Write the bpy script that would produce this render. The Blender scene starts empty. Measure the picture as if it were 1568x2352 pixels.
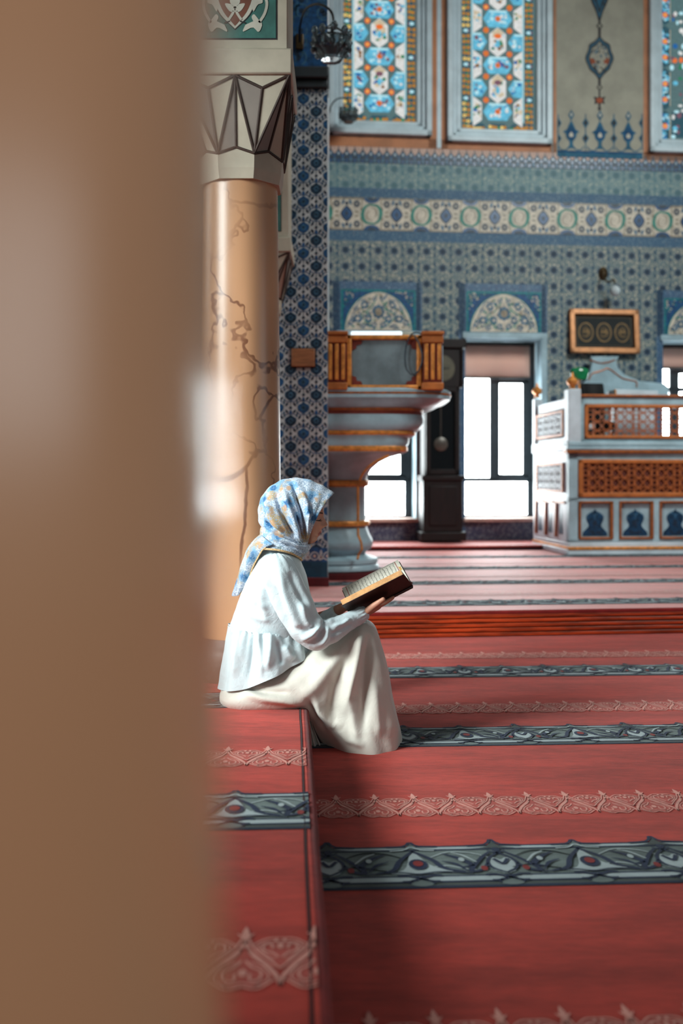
import bpy, bmesh, math, random
from mathutils import Vector, Matrix, noise
from math import sin, cos, pi, radians, sqrt, atan2, tan, exp
random.seed(7)
SC = bpy.context.scene
COL = SC.collection
# ---------------------------------------------------------------- camera model
F, CX, YH, H, ZU = 2286.67, 784.0, 1100.0, 0.98, 0.155   # focal length in pixels, eye height, raised floor
def P(px, py, d):
    return Vector(((px-CX)*d/F, d, H-(py-YH)*d/F))
cd = bpy.data.cameras.new('camera'); cam = bpy.data.objects.new('camera', cd); COL.objects.link(cam)
cam.location = (0, 0, H); cam.rotation_euler = (pi/2, 0, 0)
cd.sensor_fit = 'VERTICAL'; cd.sensor_height = 36; cd.sensor_width = 24; cd.lens = 35
cd.shift_y = -(1176-YH)/2352.0
cd.dof.use_dof = True; cd.dof.focus_distance = 3.62; cd.dof.aperture_fstop = 2.0
cd.clip_start = 0.02; cd.clip_end = 200
SC.camera = cam
vs = SC.view_settings
SC.display_settings.display_device = 'sRGB'
vs.view_transform = 'Standard'; vs.look = 'None'; vs.gamma = 1; vs.use_curve_mapping = False; vs.exposure = 0.0
SC.cycles.use_denoising = True
SC.cycles.max_bounces = 7; SC.cycles.diffuse_bounces = 4; SC.cycles.glossy_bounces = 3
SC.cycles.transmission_bounces = 4; SC.cycles.sample_clamp_indirect = 6.0
SC.cycles.caustics_reflective = False; SC.cycles.caustics_refractive = False

# ---------------------------------------------------------------- node expressions
def lin(c):
    def f(v):
        v /= 255.0
        return v/12.92 if v <= .04045 else ((v+.055)/1.055)**2.4
    return (f(c[0]), f(c[1]), f(c[2]), 1.0)
class E:                                   # a scalar socket with arithmetic
    def __init__(s, nt, k): s.nt, s.k = nt, k
    def op(s, name, *a, clamp=False):
        n = s.nt.nodes.new('ShaderNodeMath'); n.operation = name; n.use_clamp = clamp
        for i, v in enumerate((s,)+a):
            if isinstance(v, E): s.nt.links.new(v.k, n.inputs[i])
            else: n.inputs[i].default_value = float(v)
        return E(s.nt, n.outputs[0])
    def __add__(s, o): return s.op('ADD', o)
    __radd__ = __add__
    def __sub__(s, o): return s.op('SUBTRACT', o)
    def __rsub__(s, o): return (s*-1)+o
    def __mul__(s, o): return s.op('MULTIPLY', o)
    __rmul__ = __mul__
    def __truediv__(s, o): return s.op('DIVIDE', o)
    def abs(s): return s.op('ABSOLUTE')
    def mod(s, m): return s.op('FLOORED_MODULO', m)
    def cell(s, m): return s.mod(m)-m/2    # centred repeat
    def sin(s): return s.op('SINE')
    def cos(s): return s.op('COSINE')
    def sqrt(s): return s.op('SQRT')
    def min(s, o): return s.op('MINIMUM', o)
    def max(s, o): return s.op('MAXIMUM', o)
    def atan2(s, o): return s.op('ARCTAN2', o)
    def step(s, a, b):                     # 0 below a, 1 above b
        n = s.nt.nodes.new('ShaderNodeMapRange'); n.interpolation_type = 'SMOOTHSTEP'
        s.nt.links.new(s.k, n.inputs[0]); n.inputs[1].default_value = a; n.inputs[2].default_value = b
        if a > b:
            n.inputs[1].default_value, n.inputs[2].default_value = b, a
            n.inputs[3].default_value, n.inputs[4].default_value = 1, 0
        return E(s.nt, n.outputs[0])
    def band(s, a, b, e=.002): return s.step(a-e, a+e)*s.step(b+e, b-e)
class NT:                                  # a material under construction
    def __init__(s, name):
        s.m = bpy.data.materials.new(name); s.m.use_nodes = True
        s.nt = s.m.node_tree; s.b = s.nt.nodes['Principled BSDF']
        s.tc = s.nt.nodes.new('ShaderNodeTexCoord')
        sp = s.nt.nodes.new('ShaderNodeSeparateXYZ'); s.nt.links.new(s.tc.outputs['Object'], sp.inputs[0])
        s.x, s.y, s.z = (E(s.nt, sp.outputs[i]) for i in range(3))
    def vec(s, x, y, z):
        n = s.nt.nodes.new('ShaderNodeCombineXYZ')
        for i, v in enumerate((x, y, z)):
            if isinstance(v, E): s.nt.links.new(v.k, n.inputs[i])
            else: n.inputs[i].default_value = v
        return n.outputs[0]
    def noise(s, scale, detail=3, rough=.5, dist=0, vec=None, out=0):
        n = s.nt.nodes.new('ShaderNodeTexNoise'); n.inputs['Scale'].default_value = scale
        n.inputs['Detail'].default_value = detail; n.inputs['Roughness'].default_value = rough; n.inputs['Distortion'].default_value = dist
        s.nt.links.new(vec or s.tc.outputs['Object'], n.inputs['Vector'])
        return E(s.nt, n.outputs[out])
    def voro(s, scale, feat='F1', vec=None, out=0, rnd=1):
        n = s.nt.nodes.new('ShaderNodeTexVoronoi'); n.feature = feat; n.inputs['Scale'].default_value = scale
        n.inputs['Randomness'].default_value = rnd
        s.nt.links.new(vec or s.tc.outputs['Object'], n.inputs['Vector'])
        return E(s.nt, n.outputs[out])
    def col(s, c):
        n = s.nt.nodes.new('ShaderNodeRGB'); n.outputs[0].default_value = lin(c); return n.outputs[0]
    def mix(s, f, a, b, mode='MIX'):
        n = s.nt.nodes.new('ShaderNodeMix'); n.data_type = 'RGBA'; n.blend_type = mode
        if isinstance(f, E): s.nt.links.new(f.k, n.inputs[0])
        else: n.inputs[0].default_value = f
        for i, v in ((6, a), (7, b)):
            if isinstance(v, tuple): n.inputs[i].default_value = lin(v)
            else: s.nt.links.new(v, n.inputs[i])
        return n.outputs[2]
    def base(s, c):
        if isinstance(c, tuple): s.b.inputs['Base Color'].default_value = lin(c)
        else: s.nt.links.new(c, s.b.inputs['Base Color'])
    def bump(s, h, strength=.3, dist=.005):
        n = s.nt.nodes.new('ShaderNodeBump'); n.inputs['Strength'].default_value = strength; n.inputs['Distance'].default_value = dist
        s.nt.links.new(h.k, n.inputs['Height']); s.nt.links.new(n.outputs[0], s.b.inputs['Normal'])
    def set(s, **k):
        for a, v in k.items():
            i = s.b.inputs[a.replace('_', ' ')]
            if isinstance(v, E): s.nt.links.new(v.k, i)
            else: i.default_value = v
        return s
def mat(name, c, rough=.6, metal=0, var=.10, scale=12, bump=0, bscale=80, spec=.5, c2=None, stretch=None, sheen=0, coat=0):
    n = NT(name)
    v = None
    if stretch: v = n.vec(n.x*stretch[0], n.y*stretch[1], n.z*stretch[2])
    a = tuple(max(0, min(255, k*(1-var))) for k in c); b = c2 or tuple(max(0, min(255, k*(1+var))) for k in c)
    f = n.noise(scale, 4, .6, vec=v).step(.3, .7)
    n.base(n.mix(f, a, b)); n.set(Roughness=rough, Metallic=metal)
    n.b.inputs['Specular IOR Level'].default_value = spec
    if sheen: n.set(Sheen_Weight=sheen, Sheen_Roughness=.5)
    if coat: n.set(Coat_Weight=coat, Coat_Roughness=.12)
    if bump: n.bump(n.noise(bscale, 3), bump)
    return n.m
def glow(name, c, strength, var=.12, scale=30):      # daylit glass
    n = NT(name)
    a = tuple(k*(1-var) for k in c); b = tuple(min(255, k*(1+var)) for k in c)
    f = n.mix(n.noise(scale, 2), a, b); n.base((20, 22, 24))
    n.nt.links.new(f, n.b.inputs['Emission Color']); n.b.inputs['Emission Strength'].default_value = strength
    n.set(Roughness=.5); n.b.inputs['Specular IOR Level'].default_value = .1
    return n.m

# ---------------------------------------------------------------- mesh builder
def xy_in(a, b, t): return a+(b-a)*t
def lerp_table(tab, t):
    if t <= tab[0][0]: return tab[0][1]
    for (a, va), (b, vb) in zip(tab, tab[1:]):
        if t <= b: return va+(vb-va)*(t-a)/(b-a)
    return tab[-1][1]
def catmull(pts, n):
    pts = [Vector(p) for p in pts]; m = len(pts)-1; out = []
    for k in range(n):
        t = k/(n-1)*m; i = min(int(t), m-1); f = t-i
        p0 = pts[i-1] if i else pts[0]*2-pts[1]
        p1, p2 = pts[i], pts[i+1]; p3 = pts[i+2] if i+2 <= m else pts[m]*2-pts[m-1]
        out.append(.5*((2*p1)+(p2-p0)*f+(2*p0-5*p1+4*p2-p3)*f*f+(3*p1-p0-3*p2+p3)*f**3))
    return out
class MB:
    def __init__(s): s.v, s.f, s.m = [], [], []
    def add(s, vs, fs, m=0):
        o = len(s.v); s.v += [tuple(v) for v in vs]
        for f in fs: s.f.append([o+i for i in f]); s.m.append(m)
        return s
    def box(s, x0, x1, y0, y1, z0, z1, m=0, M=None):
        v = [Vector(c) for c in ((x0,y0,z0),(x1,y0,z0),(x1,y1,z0),(x0,y1,z0),(x0,y0,z1),(x1,y0,z1),(x1,y1,z1),(x0,y1,z1))]
        if M: v = [M @ c for c in v]
        return s.add(v, [(0,3,2,1),(4,5,6,7),(0,1,5,4),(1,2,6,5),(2,3,7,6),(3,0,4,7)], m)
    def loft(s, rings, m=0, closed=True, cap=True):
        n = len(rings[0]); o = len(s.v)
        for r in rings: s.v += [tuple(v) for v in r]
        for k in range(len(rings)-1):
            for i in range(n if closed else n-1):
                j = (i+1) % n
                s.f.append([o+k*n+i, o+k*n+j, o+(k+1)*n+j, o+(k+1)*n+i]); s.m.append(m)
        if cap and closed:
            s.f.append([o+i for i in range(n)][::-1]); s.m.append(m)
            s.f.append([o+(len(rings)-1)*n+i for i in range(n)]); s.m.append(m)
        return s
    def lathe(s, prof, n=32, c=(0,0,0), m=0, cap=True, sx=1, sy=1, ex=None):
        rings = []
        for r, z in prof:
            e = ex(r, z) if ex else (1, 1, 2)
            ring = []
            for i in range(n):
                a = 2*pi*i/n; ca, sa = cos(a), sin(a); p = 2/e[2]
                ring.append((c[0]+r*e[0]*sx*math.copysign(abs(ca)**p, ca), c[1]+r*e[1]*sy*math.copysign(abs(sa)**p, sa), c[2]+z))
            rings.append(ring)
        return s.loft(rings, m, True, cap)
    def tube(s, path, r, n=10, m=0, cap=True):
        path = [Vector(p) for p in path]; rings = []
        up = Vector((0, 0, 1)); L = len(path)
        t0 = (path[1]-path[0]).normalized(); a = t0.orthogonal().normalized()
        for k, p in enumerate(path):
            t = (path[min(k+1, L-1)]-path[max(k-1, 0)]).normalized()
            a = (a-t*a.dot(t)).normalized(); b = t.cross(a)
            rr = r(k/(L-1)) if callable(r) else r
            rings.append([p+(a*cos(2*pi*i/n)+b*sin(2*pi*i/n))*rr for i in range(n)])
        return s.loft(rings, m, True, cap)
    def ball(s, c, r, n=16, m=0, sz=1, sx=1, sy=1):
        k = n//2
        return s.lathe([(max(r*sin(pi*j/k), 1e-4), -r*sz*cos(pi*j/k)) for j in range(k+1)], n, c, m, True, sx, sy)
    def prism(s, pts, fn, h0, h1, m=0):     # polygon (u,v) extruded between two heights through fn(u,v,h)
        n = len(pts)
        return s.add([fn(u, v, h0) for u, v in pts]+[fn(u, v, h1) for u, v in pts],
            [list(range(n))[::-1], list(range(n, 2*n))]+[(i, (i+1) % n, n+(i+1) % n, n+i) for i in range(n)], m)
    def build(s, name, mats, parent=None, smooth=35, M=None, bevel=0, seg=2, sub=0, solid=0, noflip=False):
        me = bpy.data.meshes.new(name); me.from_pydata(s.v, [], s.f)
        mats = mats if isinstance(mats, (list, tuple)) else [mats]
        for mm in mats: me.materials.append(mm)
        me.polygons.foreach_set('material_index', s.m)
        if not noflip:
            bm = bmesh.new(); bm.from_mesh(me); bmesh.ops.recalc_face_normals(bm, faces=bm.faces); bm.to_mesh(me); bm.free()
        if smooth:
            me.polygons.foreach_set('use_smooth', [True]*len(me.polygons)); me.set_sharp_from_angle(angle=radians(smooth))
        me.update()
        o = bpy.data.objects.new(name, me); COL.objects.link(o)
        if parent: o.parent = parent
        if M is not None: o.matrix_world = M
        if solid: q = o.modifiers.new('thickness', 'SOLIDIFY'); q.thickness = solid; q.offset = 0
        if bevel: q = o.modifiers.new('bevel', 'BEVEL'); q.width = bevel; q.segments = seg; q.limit_method = 'ANGLE'
        if sub: q = o.modifiers.new('subdivision', 'SUBSURF'); q.levels = sub; q.render_levels = sub
        return o
def tag(o, label=None, cat=None, group=None, kind=None):
    for k, v in (('label', label), ('category', cat), ('group', group), ('kind', kind)):
        if v: o[k] = v
    return o
def empty(name, loc=(0,0,0), rz=0):
    o = bpy.data.objects.new(name, None); COL.objects.link(o); o.location = loc; o.rotation_euler = (0, 0, rz); o.empty_display_size = .1
    return o
def copy_tree(o, parent=None):
    c = o.copy(); COL.objects.link(c)
    if parent: c.parent = parent
    for ch in list(o.children): copy_tree(ch, c)
    return c

# ---------------------------------------------------------------- flat ornament: inlaid polygons on one surface
def clip(poly, lims):                        # lims: (a,b,c) keeps a*u+b*v<=c
    for a, b, c in lims:
        out = []
        for i in range(len(poly)):
            p, q = poly[i-1], poly[i]; dp, dq = a*p[0]+b*p[1]-c, a*q[0]+b*q[1]-c
            if (dp <= 0) != (dq <= 0):
                t = dp/(dp-dq); out.append((p[0]+(q[0]-p[0])*t, p[1]+(q[1]-p[1])*t))
            if dq <= 0: out.append(q)
        poly = out
        if len(poly) < 3: return []
    return poly
class Paint:
    def __init__(s, fn, step=.0012, lims=()): s.mb = MB(); s.fn, s.step, s.lims, s.mats, s.mir = fn, step, list(lims), [], None
    def mi(s, m):
        if m not in s.mats: s.mats.append(m)
        return s.mats.index(m)
    def poly(s, pts, m, layer=1):
        if s.lims:
            pts = clip(list(pts), s.lims)
            if len(pts) < 3: return s
        n = len(pts); s.mb.add([s.fn(u, v, layer*s.step) for u, v in pts], [list(range(n))], s.mi(m)); return s
    def rect(s, u0, u1, v0, v1, m, layer=1): return s.poly([(u0,v0),(u1,v0),(u1,v1),(u0,v1)], m, layer)
    def ell(s, u, v, a, b, m, layer=1, n=14, rot=0, pet=0, k=0):
        pts = []
        for i in range(n):
            t = 2*pi*i/n; q = 1+k*cos(pet*t); x, y = a*q*cos(t), b*q*sin(t)
            pts.append((u+x*cos(rot)-y*sin(rot), v+x*sin(rot)+y*cos(rot)))
        return s.poly(pts, m, layer)
    def leaf(s, p, q, w, m, layer=1, n=6, bend=0):
        d = (q[0]-p[0], q[1]-p[1]); L = sqrt(d[0]**2+d[1]**2) or 1e-6; nx, ny = -d[1]/L, d[0]/L
        A, B = [], []
        for i in range(n+1):
            t = i/n; c = bend*sin(pi*t); h = w*sin(pi*t**.8)
            x, y = p[0]+d[0]*t+nx*c, p[1]+d[1]*t+ny*c
            A.append((x+nx*h, y+ny*h)); B.append((x-nx*h, y-ny*h))
        return s.poly(A+B[::-1][1:-1], m, layer)
    def line(s, pts, w, m, layer=1, taper=0):
        n = len(pts)
        for i in range(n-1):
            p, q = pts[i], pts[i+1]; dx, dy = q[0]-p[0], q[1]-p[1]; L = sqrt(dx*dx+dy*dy)
            if L < 1e-7: continue
            wa = w/2*(1-taper*abs(2*i/(n-1)-1)); wb = w/2*(1-taper*abs(2*(i+1)/(n-1)-1))
            nx, ny = -dy/L, dx/L; ex, ey = dx/L*w*.2, dy/L*w*.2
            s.poly([(p[0]+nx*wa-ex, p[1]+ny*wa-ey), (q[0]+nx*wb+ex, q[1]+ny*wb+ey), (q[0]-nx*wb+ex, q[1]-ny*wb+ey), (p[0]-nx*wa-ex, p[1]-ny*wa-ey)], m, layer+.03*(i % 2))
        return s
    def arc(s, u, v, r, a0, a1, w, m, layer=1, n=12, ry=None, taper=0):
        ry = ry or r
        return s.line([(u+r*cos(a0+(a1-a0)*i/n), v+ry*sin(a0+(a1-a0)*i/n)) for i in range(n+1)], w, m, layer, taper)
    def build(s, name, parent=None, M=None, solid=0): return s.mb.build(name, s.mats, parent, 0, M, solid=solid, noflip=False)
def curve2(pts, n): return [(p.x, p.y) for p in catmull([(a, b, 0) for a, b in pts], n)]
# ================================================================= materials of the room
def carpet_mat(name, c, v=.16, sh=.1, ro=.95, sp=.1):
    n = NT(name)
    f = (n.noise(2.6, 6, .7, vec=n.vec(n.x*.6, n.y*2.4, n.z))*.7+n.noise(34, 3, .6, vec=n.vec(n.x*.5, n.y*2, n.z))*.3).step(.34, .68)
    g = n.noise(420, 2)
    a = tuple(k*(1-v) for k in c); b = tuple(min(255, k*(1+v)) for k in c)
    n.base(n.mix(g*.35, n.mix(f, a, b), tuple(k*.62 for k in c)))
    n.set(Roughness=ro, Sheen_Weight=sh, Sheen_Roughness=.45); n.b.inputs['Specular IOR Level'].default_value = sp
    n.bump(n.noise(500, 2), .35, .003)
    return n.m
C_RED = carpet_mat('red_carpet', (182, 64, 53))
C_PINK = carpet_mat('pink_pile', (226, 156, 142), .10)
C_PINKM = carpet_mat('rose_pile', (190, 86, 76), .10)
C_NAVY = carpet_mat('navy_pile', (24, 38, 66))
C_PALE = carpet_mat('pale_pile', (172, 184, 186), .08)
C_GREY = carpet_mat('grey_pile', (104, 116, 114), .2)
C_DGREY = carpet_mat('dark_grey_pile', (70, 78, 76))
C_EDGE = carpet_mat('carpet_edging', (128, 36, 34)); C_SEAM = carpet_mat('dark_seam', (52, 16, 20)); C_PINK_WASH = carpet_mat('faded_pink_pile', (206, 124, 110), .08, .35, .60, .42); C_RED_WASH = carpet_mat('faded_red_carpet', (196, 80, 68), .12, .35, .60, .42)  # last two: hall copies of pink and red, window wash put into the colour
M_MARBLE = mat('grey_marble', (150, 174, 184), .38, var=.10, scale=3.5)
M_MARBLE_W = mat('white_marble', (188, 198, 206), .4, var=.07, scale=3)
M_GOLD = mat('gilding', (214, 138, 66), .38, .35, .14, 20)
M_GOLD_D = mat('old_gilding', (150, 84, 40), .42, .3, .14, 20)
M_ORANGE = mat('orange_gilt_wood', (176, 100, 46), .5, .15, .10, 10)
M_OXBLOOD = mat('oxblood_paint', (112, 38, 22), .5)
M_DKWOOD = mat('dark_walnut', (22, 13, 13), .5, spec=.3, var=.25, scale=6, stretch=(6, 6, .7))
M_BLACK = mat('black', (12, 13, 15), .4)
M_STEPWOOD = mat('varnished_red_wood', (152, 54, 22), .34, var=.3, scale=7, stretch=(.6, 8, 8), coat=.3)
M_CREAM = mat('cream_plaster', (176, 166, 148), .75, var=.05, scale=5)
M_CREAMW = mat('wall_plaster', (158, 156, 142), .8, var=.06, scale=3)
M_GREYP = mat('grey_plaster', (128, 118, 110), .75, var=.05, scale=5)
M_BROWN = mat('brown_paint', (176, 114, 74), .6, var=.08, scale=4)
M_PINKP = mat('pink_plaster', (196, 168, 156), .8, var=.06)
M_TEAL = mat('teal_paint', (52, 100, 92), .7, var=.1)
M_RUST = mat('rust_paint', (112, 64, 46), .7, var=.06)
M_WHITEP = mat('white_paint', (186, 182, 168), .7, var=.05)
M_FRAMEW = mat('blue_white_frame', (188, 206, 214), .45, var=.05, scale=4)
M_PLINTH = mat('teal_plinth_paint', (8, 62, 84), .5, var=.12)
M_OUT = mat('dark_outline', (34, 32, 34), .7)
M_TBLUE = mat('tile_cobalt', (28, 70, 112), .3, var=.22, scale=30)
M_TBLUE2 = mat('tile_slate_blue', (50, 90, 116), .45, var=.2, scale=30)
M_TNAVY = mat('tile_navy', (18, 40, 60), .45, var=.2, scale=30)
M_TWHITE = mat('tile_white', (184, 186, 188), .28, var=.08, scale=9)
M_TCREAM = mat('tile_cream', (190, 180, 164), .5, var=.1, scale=9)
M_TTEAL = mat('tile_teal', (18, 112, 116), .3, var=.15, scale=20)
M_TGREEN = mat('tile_green', (16, 116, 102), .5, var=.15, scale=20)
M_TSAND = mat('tile_sand', (136, 124, 106), .35, var=.15, scale=20)
M_FRAME = mat('dark_window_frame', (30, 36, 42), .5)
M_PANE = glow('daylit_pane', (236, 246, 248), 20.0, .02, 2)
def marble_column(name, c=(200, 138, 92), rough=.22):
    n = NT(name)
    big = n.noise(1.3, 3, .6, vec=n.vec(n.x, n.y, n.z*.35)).step(.3, .7)
    b = n.mix(big, tuple(k*.86 for k in c), tuple(min(255, k*1.12) for k in c))
    w = n.noise(2.4, 4, .6)
    vv = n.vec(n.x+w*.35, n.y+w*.3, n.z*.42+w*.25)
    d = n.voro(2.6, 'DISTANCE_TO_EDGE', vec=vv)
    wid = n.noise(3, 2).step(.36, .62)
    vein = d.step(.017, .004)*wid
    n.base(n.mix(vein*.9, b, (112, 66, 44)))
    n.set(Roughness=rough); n.b.inputs['Specular IOR Level'].default_value = .55
    return n.m
M_COL_NEAR = marble_column('veined_tan_marble_polished', (200, 150, 112), .22); M_COL = marble_column('veined_tan_marble', (206, 154, 114), .32)

# ================================================================= floors and carpets
AA = radians(3.1)
def fnA(z0):
    ca, sa = cos(AA), sin(AA)
    return lambda u, v, h: (u*ca-v*sa, u*sa+v*ca, z0+h)
AB = radians(5.3); cB, sB = cos(AB), sin(AB)
def fnB(z0): return lambda u, v, h: (u*cB-v*sB, u*sB+v*cB, z0+h)
def dark_band(p, u0, u1, v0, hb, per=.44, ph=0):
    g = lambda y: v0+hb*y
    p.rect(u0, u1, g(0), g(.97), C_GREY, 1)
    p.rect(u0, u1, g(0), g(.05), C_NAVY, 2); p.rect(u0, u1, g(.05), g(.11), C_DGREY, 2)
    for y, w in ((.12, .035), (.25, .03), (.90, .03), (.985, .035)): p.rect(u0, u1, g(y), g(y+w), C_NAVY, 2)
    p.rect(u0, u1, g(.155), g(.25), C_PALE, 2); p.rect(u0, u1, g(.93), g(.985), C_PALE, 2)
    k = math.floor((u0-ph)/per)-1
    while ph+k*per < u1+per:
        c = ph+k*per
        U = lambda x: c+x*per; L = lambda pts, n=14: [(U(a), g(b)) for a, b in curve2(pts, n)]
        # ogee palmette with an eye
        p.poly(L([(-.16, .34), (-.07, .44), (-.02, .80), (0, .84), (.02, .80), (.09, .50), (.2, .38)], 22)+L([(.2, .36), (0, .30), (-.16, .33)], 5), C_PALE, 3)
        p.line(L([(-.24, .32), (-.14, .40), (-.09, .62), (0, .86)]), hb*.055, C_NAVY, 4, .4)
        p.line(L([(0, .86), (.10, .64), (.15, .44), (.26, .34)]), hb*.060, C_NAVY, 4, .4)
        p.ell(U(.01), g(.52), per*.055, hb*.13, C_NAVY, 5); p.ell(U(.01), g(.53), per*.03, hb*.07, C_EDGE, 6)
        p.poly(L([(-.14, .93), (-.04, .96), (0, 1.08), (.04, .96), (.14, .93)], 9), C_GREY, 3); p.line(L([(-.15, .985), (-.04, 1.0), (0, 1.1), (.04, 1.0), (.15, .985)], 10), hb*.035, C_NAVY, 4)
        # crossing straps under each motif
        for s in (0, .5):
            p.line(L([(s-.12, .26), (s-.06, .26), (s+.05, .14), (s+.10, .13)], 8), hb*.04, C_NAVY, 4); p.line(L([(s+.12, .26), (s+.06, .26), (s-.05, .14), (s-.10, .13)], 8), hb*.04, C_NAVY, 4)
            p.ell(U(s), g(.10), per*.07, hb*.07, C_GREY, 3); p.arc(U(s), g(.06), per*.07, .2, pi-.2, hb*.025, C_NAVY, 4, 8, hb*.12)
        # knotted vase
        p.poly(L([(.44, .36), (.41, .55), (.46, .68), (.5, .62), (.54, .68), (.59, .55), (.56, .36), (.5, .28)], 18), C_PALE, 3)
        for s in (-1, 1):
            p.line(L([(.5, .30), (.5+s*.07, .42), (.5+s*.08, .58), (.5+s*.03, .74), (.5-s*.05, .84)], 12), hb*.036, C_NAVY, 4, .3)
            p.line(L([(.5+s*.05, .80), (.5+s*.11, .66), (.5+s*.20, .36), (.5+s*.13, .38), (.5+s*.09, .52)], 14), hb*.055, C_NAVY, 4, .5)
            p.ell(U(.5+s*.12), g(.40), per*.02, hb*.06, C_EDGE, 5)
        p.line(L([(.46, .62), (.5, .50), (.54, .62)], 6), hb*.04, C_NAVY, 5); p.ell(U(.5), g(.86), per*.025, hb*.06, C_NAVY, 5)
        p.poly(L([(.36, .93), (.46, .97), (.5, 1.13), (.54, .97), (.64, .93)], 9), C_DGREY, 3); p.line(L([(.34, .985), (.46, 1.02), (.5, 1.15), (.54, 1.02), (.66, .985)], 10), hb*.035, C_NAVY, 4)
        p.line(L([(-.30, .30), (-.20, .335), (-.10, .345), (0, .30), (.1, .345), (.2, .335), (.30, .30)], 18), hb*.022, C_NAVY, 4); p.line(L([(-.13, .88), (-.05, .90), (0, .98), (.05, .90), (.13, .88)], 10), hb*.022, C_PALE, 4)
        for s in (-.25, .25, .75): p.line(L([(s-.2, .44), (s-.08, .50), (s+.02, .42), (s+.16, .34)], 10), hb*.025, C_PALE, 3.2, .5); p.line(L([(s-.16, .70), (s-.04, .84), (s+.10, .80), (s+.2, .66)], 10), hb*.022, C_PALE, 3.2, .5)
        # curling leaves between
        for s in (.25, .75):
            m = 1 if s < .5 else -1
            p.line(L([(s-.07*m, .78), (s, .68), (s+.07*m, .50), (s+.01*m, .44)], 12), hb*.075, C_NAVY, 4, .75); p.line(L([(s-.09*m, .60), (s-.02*m, .52), (s+.03*m, .36)], 9), hb*.045, C_NAVY, 4, .7)
            p.line(L([(s-.02*m, .80), (s+.04*m, .72), (s+.10*m, .56)], 9), hb*.03, C_PALE, 5, .5)
            p.ell(U(s+.02*m), g(.62), per*.018, hb*.05, C_PALE, 5)
        k += 1
def lace_band(p, u0, u1, v0, hb, per=.122, ph=0, C_PINK=C_PINK, C_PINKM=C_PINKM):
    g = lambda y: v0+hb*y
    k = math.floor((u0-ph)/per)-1
    while ph+k*per < u1+per:
        c = ph+k*per
        U = lambda x: c+x*per; L = lambda pts, n=9: [(U(a), g(b)) for a, b in curve2(pts, n)]
        p.ell(U(.5), g(.58), per*.44, hb*.25, C_PINKM, 1); p.ell(U(0), g(.24), per*.44, hb*.25, C_PINKM, 1.2)
        p.poly([(U(-.5), g(.5)), (U(0), g(.15)), (U(.5), g(.5)), (U(0), g(.8))], C_PINKM, .8)
        for s in (-1, 1):
            p.line(L([(0, .80), (s*.07, .62), (s*.25, .44), (s*.44, .22), (s*.5, .03)]), hb*.032, C_PINK, 2)
            p.line(L([(s*.05, .84), (s*.15, .64), (s*.33, .47), (s*.5, .30)]), hb*.020, C_PINK, 2)
            p.line(L([(s*.5, .84), (s*.3, .83), (s*.12, .72)]), hb*.020, C_PINK, 2); p.line(L([(0, .02), (s*.2, -.02), (s*.42, .12)]), hb*.020, C_PINK, 2)
            p.line(L([(s*.03, .44), (s*.12, .33), (s*.25, .26), (s*.22, .12), (s*.1, .12), (s*.1, .22)], 10), hb*.022, C_PINK, 2)
            p.line(L([(s*.47, .50), (s*.38, .58), (s*.26, .62), (s*.28, .74), (s*.38, .73), (s*.39, .66)], 10), hb*.022, C_PINK, 2)
            p.line(L([(s*.02, .72), (s*.10, .54), (s*.29, .36), (s*.47, .13)]), hb*.018, C_PINK, 2)
            p.line(L([(s*.5, .77), (s*.34, .77), (s*.19, .70), (s*.24, .60), (s*.42, .44)], 10), hb*.016, C_PINK, 2); p.line(L([(0, .08), (s*.18, .05), (s*.35, .14), (s*.28, .31), (s*.1, .42)], 10), hb*.016, C_PINK, 2)
            p.ell(U(s*.44), g(.80), per*.03, hb*.025, C_PINK, 2, 6); p.ell(U(s*.22), g(.05), per*.03, hb*.025, C_PINK, 2, 6)
            p.leaf((U(0), g(.84)), (U(s*.13), g(.95)), per*.025, C_PINK, 2, 4)
        p.ell(U(.5), g(.70), per*.05, hb*.05, C_PINK, 2, 8); p.ell(U(0), g(.24), per*.06, hb*.06, C_PINK, 2, 8)
        p.leaf((U(0), g(.78)), (U(0), g(1.08)), per*.06, C_PINK, 2.2, 5)
        k += 1
EK, E0 = .0507, .0448                         # platform edge: X = E0 - EK*Y
ST, SX0, SY0 = tan(radians(6.5)), 1.13, 6.21   # step line: Y = SY0 + ST*(X-SX0)
# sunken floor
p = Paint(fnA(0))
p.poly([(-.6, -3), (7, -3), (7, 7.2), (-.6, 6.6)], C_RED, 0)
VD, VW, VP_ = 2.364, 2.873, 1.254
for k in range(-1, 3): dark_band(p, -.4, 3.6, VD+VP_*k, .265, .44, .235+.09*(k == 0))
for k in range(-1, 3): lace_band(p, -.4, 3.6, VW+VP_*k, .19, .118, .03)
floor = tag(p.build('floor'), 'sunken floor covered with red carpet striped in dark grey scrollwork and pink lace bands', 'floor', kind='structure')
# raised floor on the left (platform) and beyond the step
ca, sa = cos(AA), sin(AA)
lim = (ca+EK*sa, -sa+EK*ca, E0)
p = Paint(fnA(ZU), lims=[lim, (sa, ca, 6.035)])
p.poly([(-6.8, -5), (1, -5), (1, 6.4), (-6.8, 6.8)], C_RED, 0)
dark_band(p, -1.2, .4, 2.345, .262, .44, -.135)
dark_band(p, -1.2, .4, 3.60, .24, .44, .0)
lace_band(p, -1.2, .4, 1.615, .205, .125, -.075); lace_band(p, -1.2, .4, 2.865, .195, .12, -.06)
tag(p.build('floor_platform'), 'raised red carpeted platform the woman sits on', 'floor', kind='structure')
ln = []
for i in range(60):
    Y = -2.5+i*(8.75/59); ln.append((E0-EK*Y+.004*noise.noise((Y*3, 0, 0)), Y))
e = MB(); e.tube([(x+.003, y, ZU-.018) for x, y in ln], .018, 12, 0)
e.tube([(x-.012, y, ZU-.0005) for x, y in ln], .0035, 6, 1)
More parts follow.
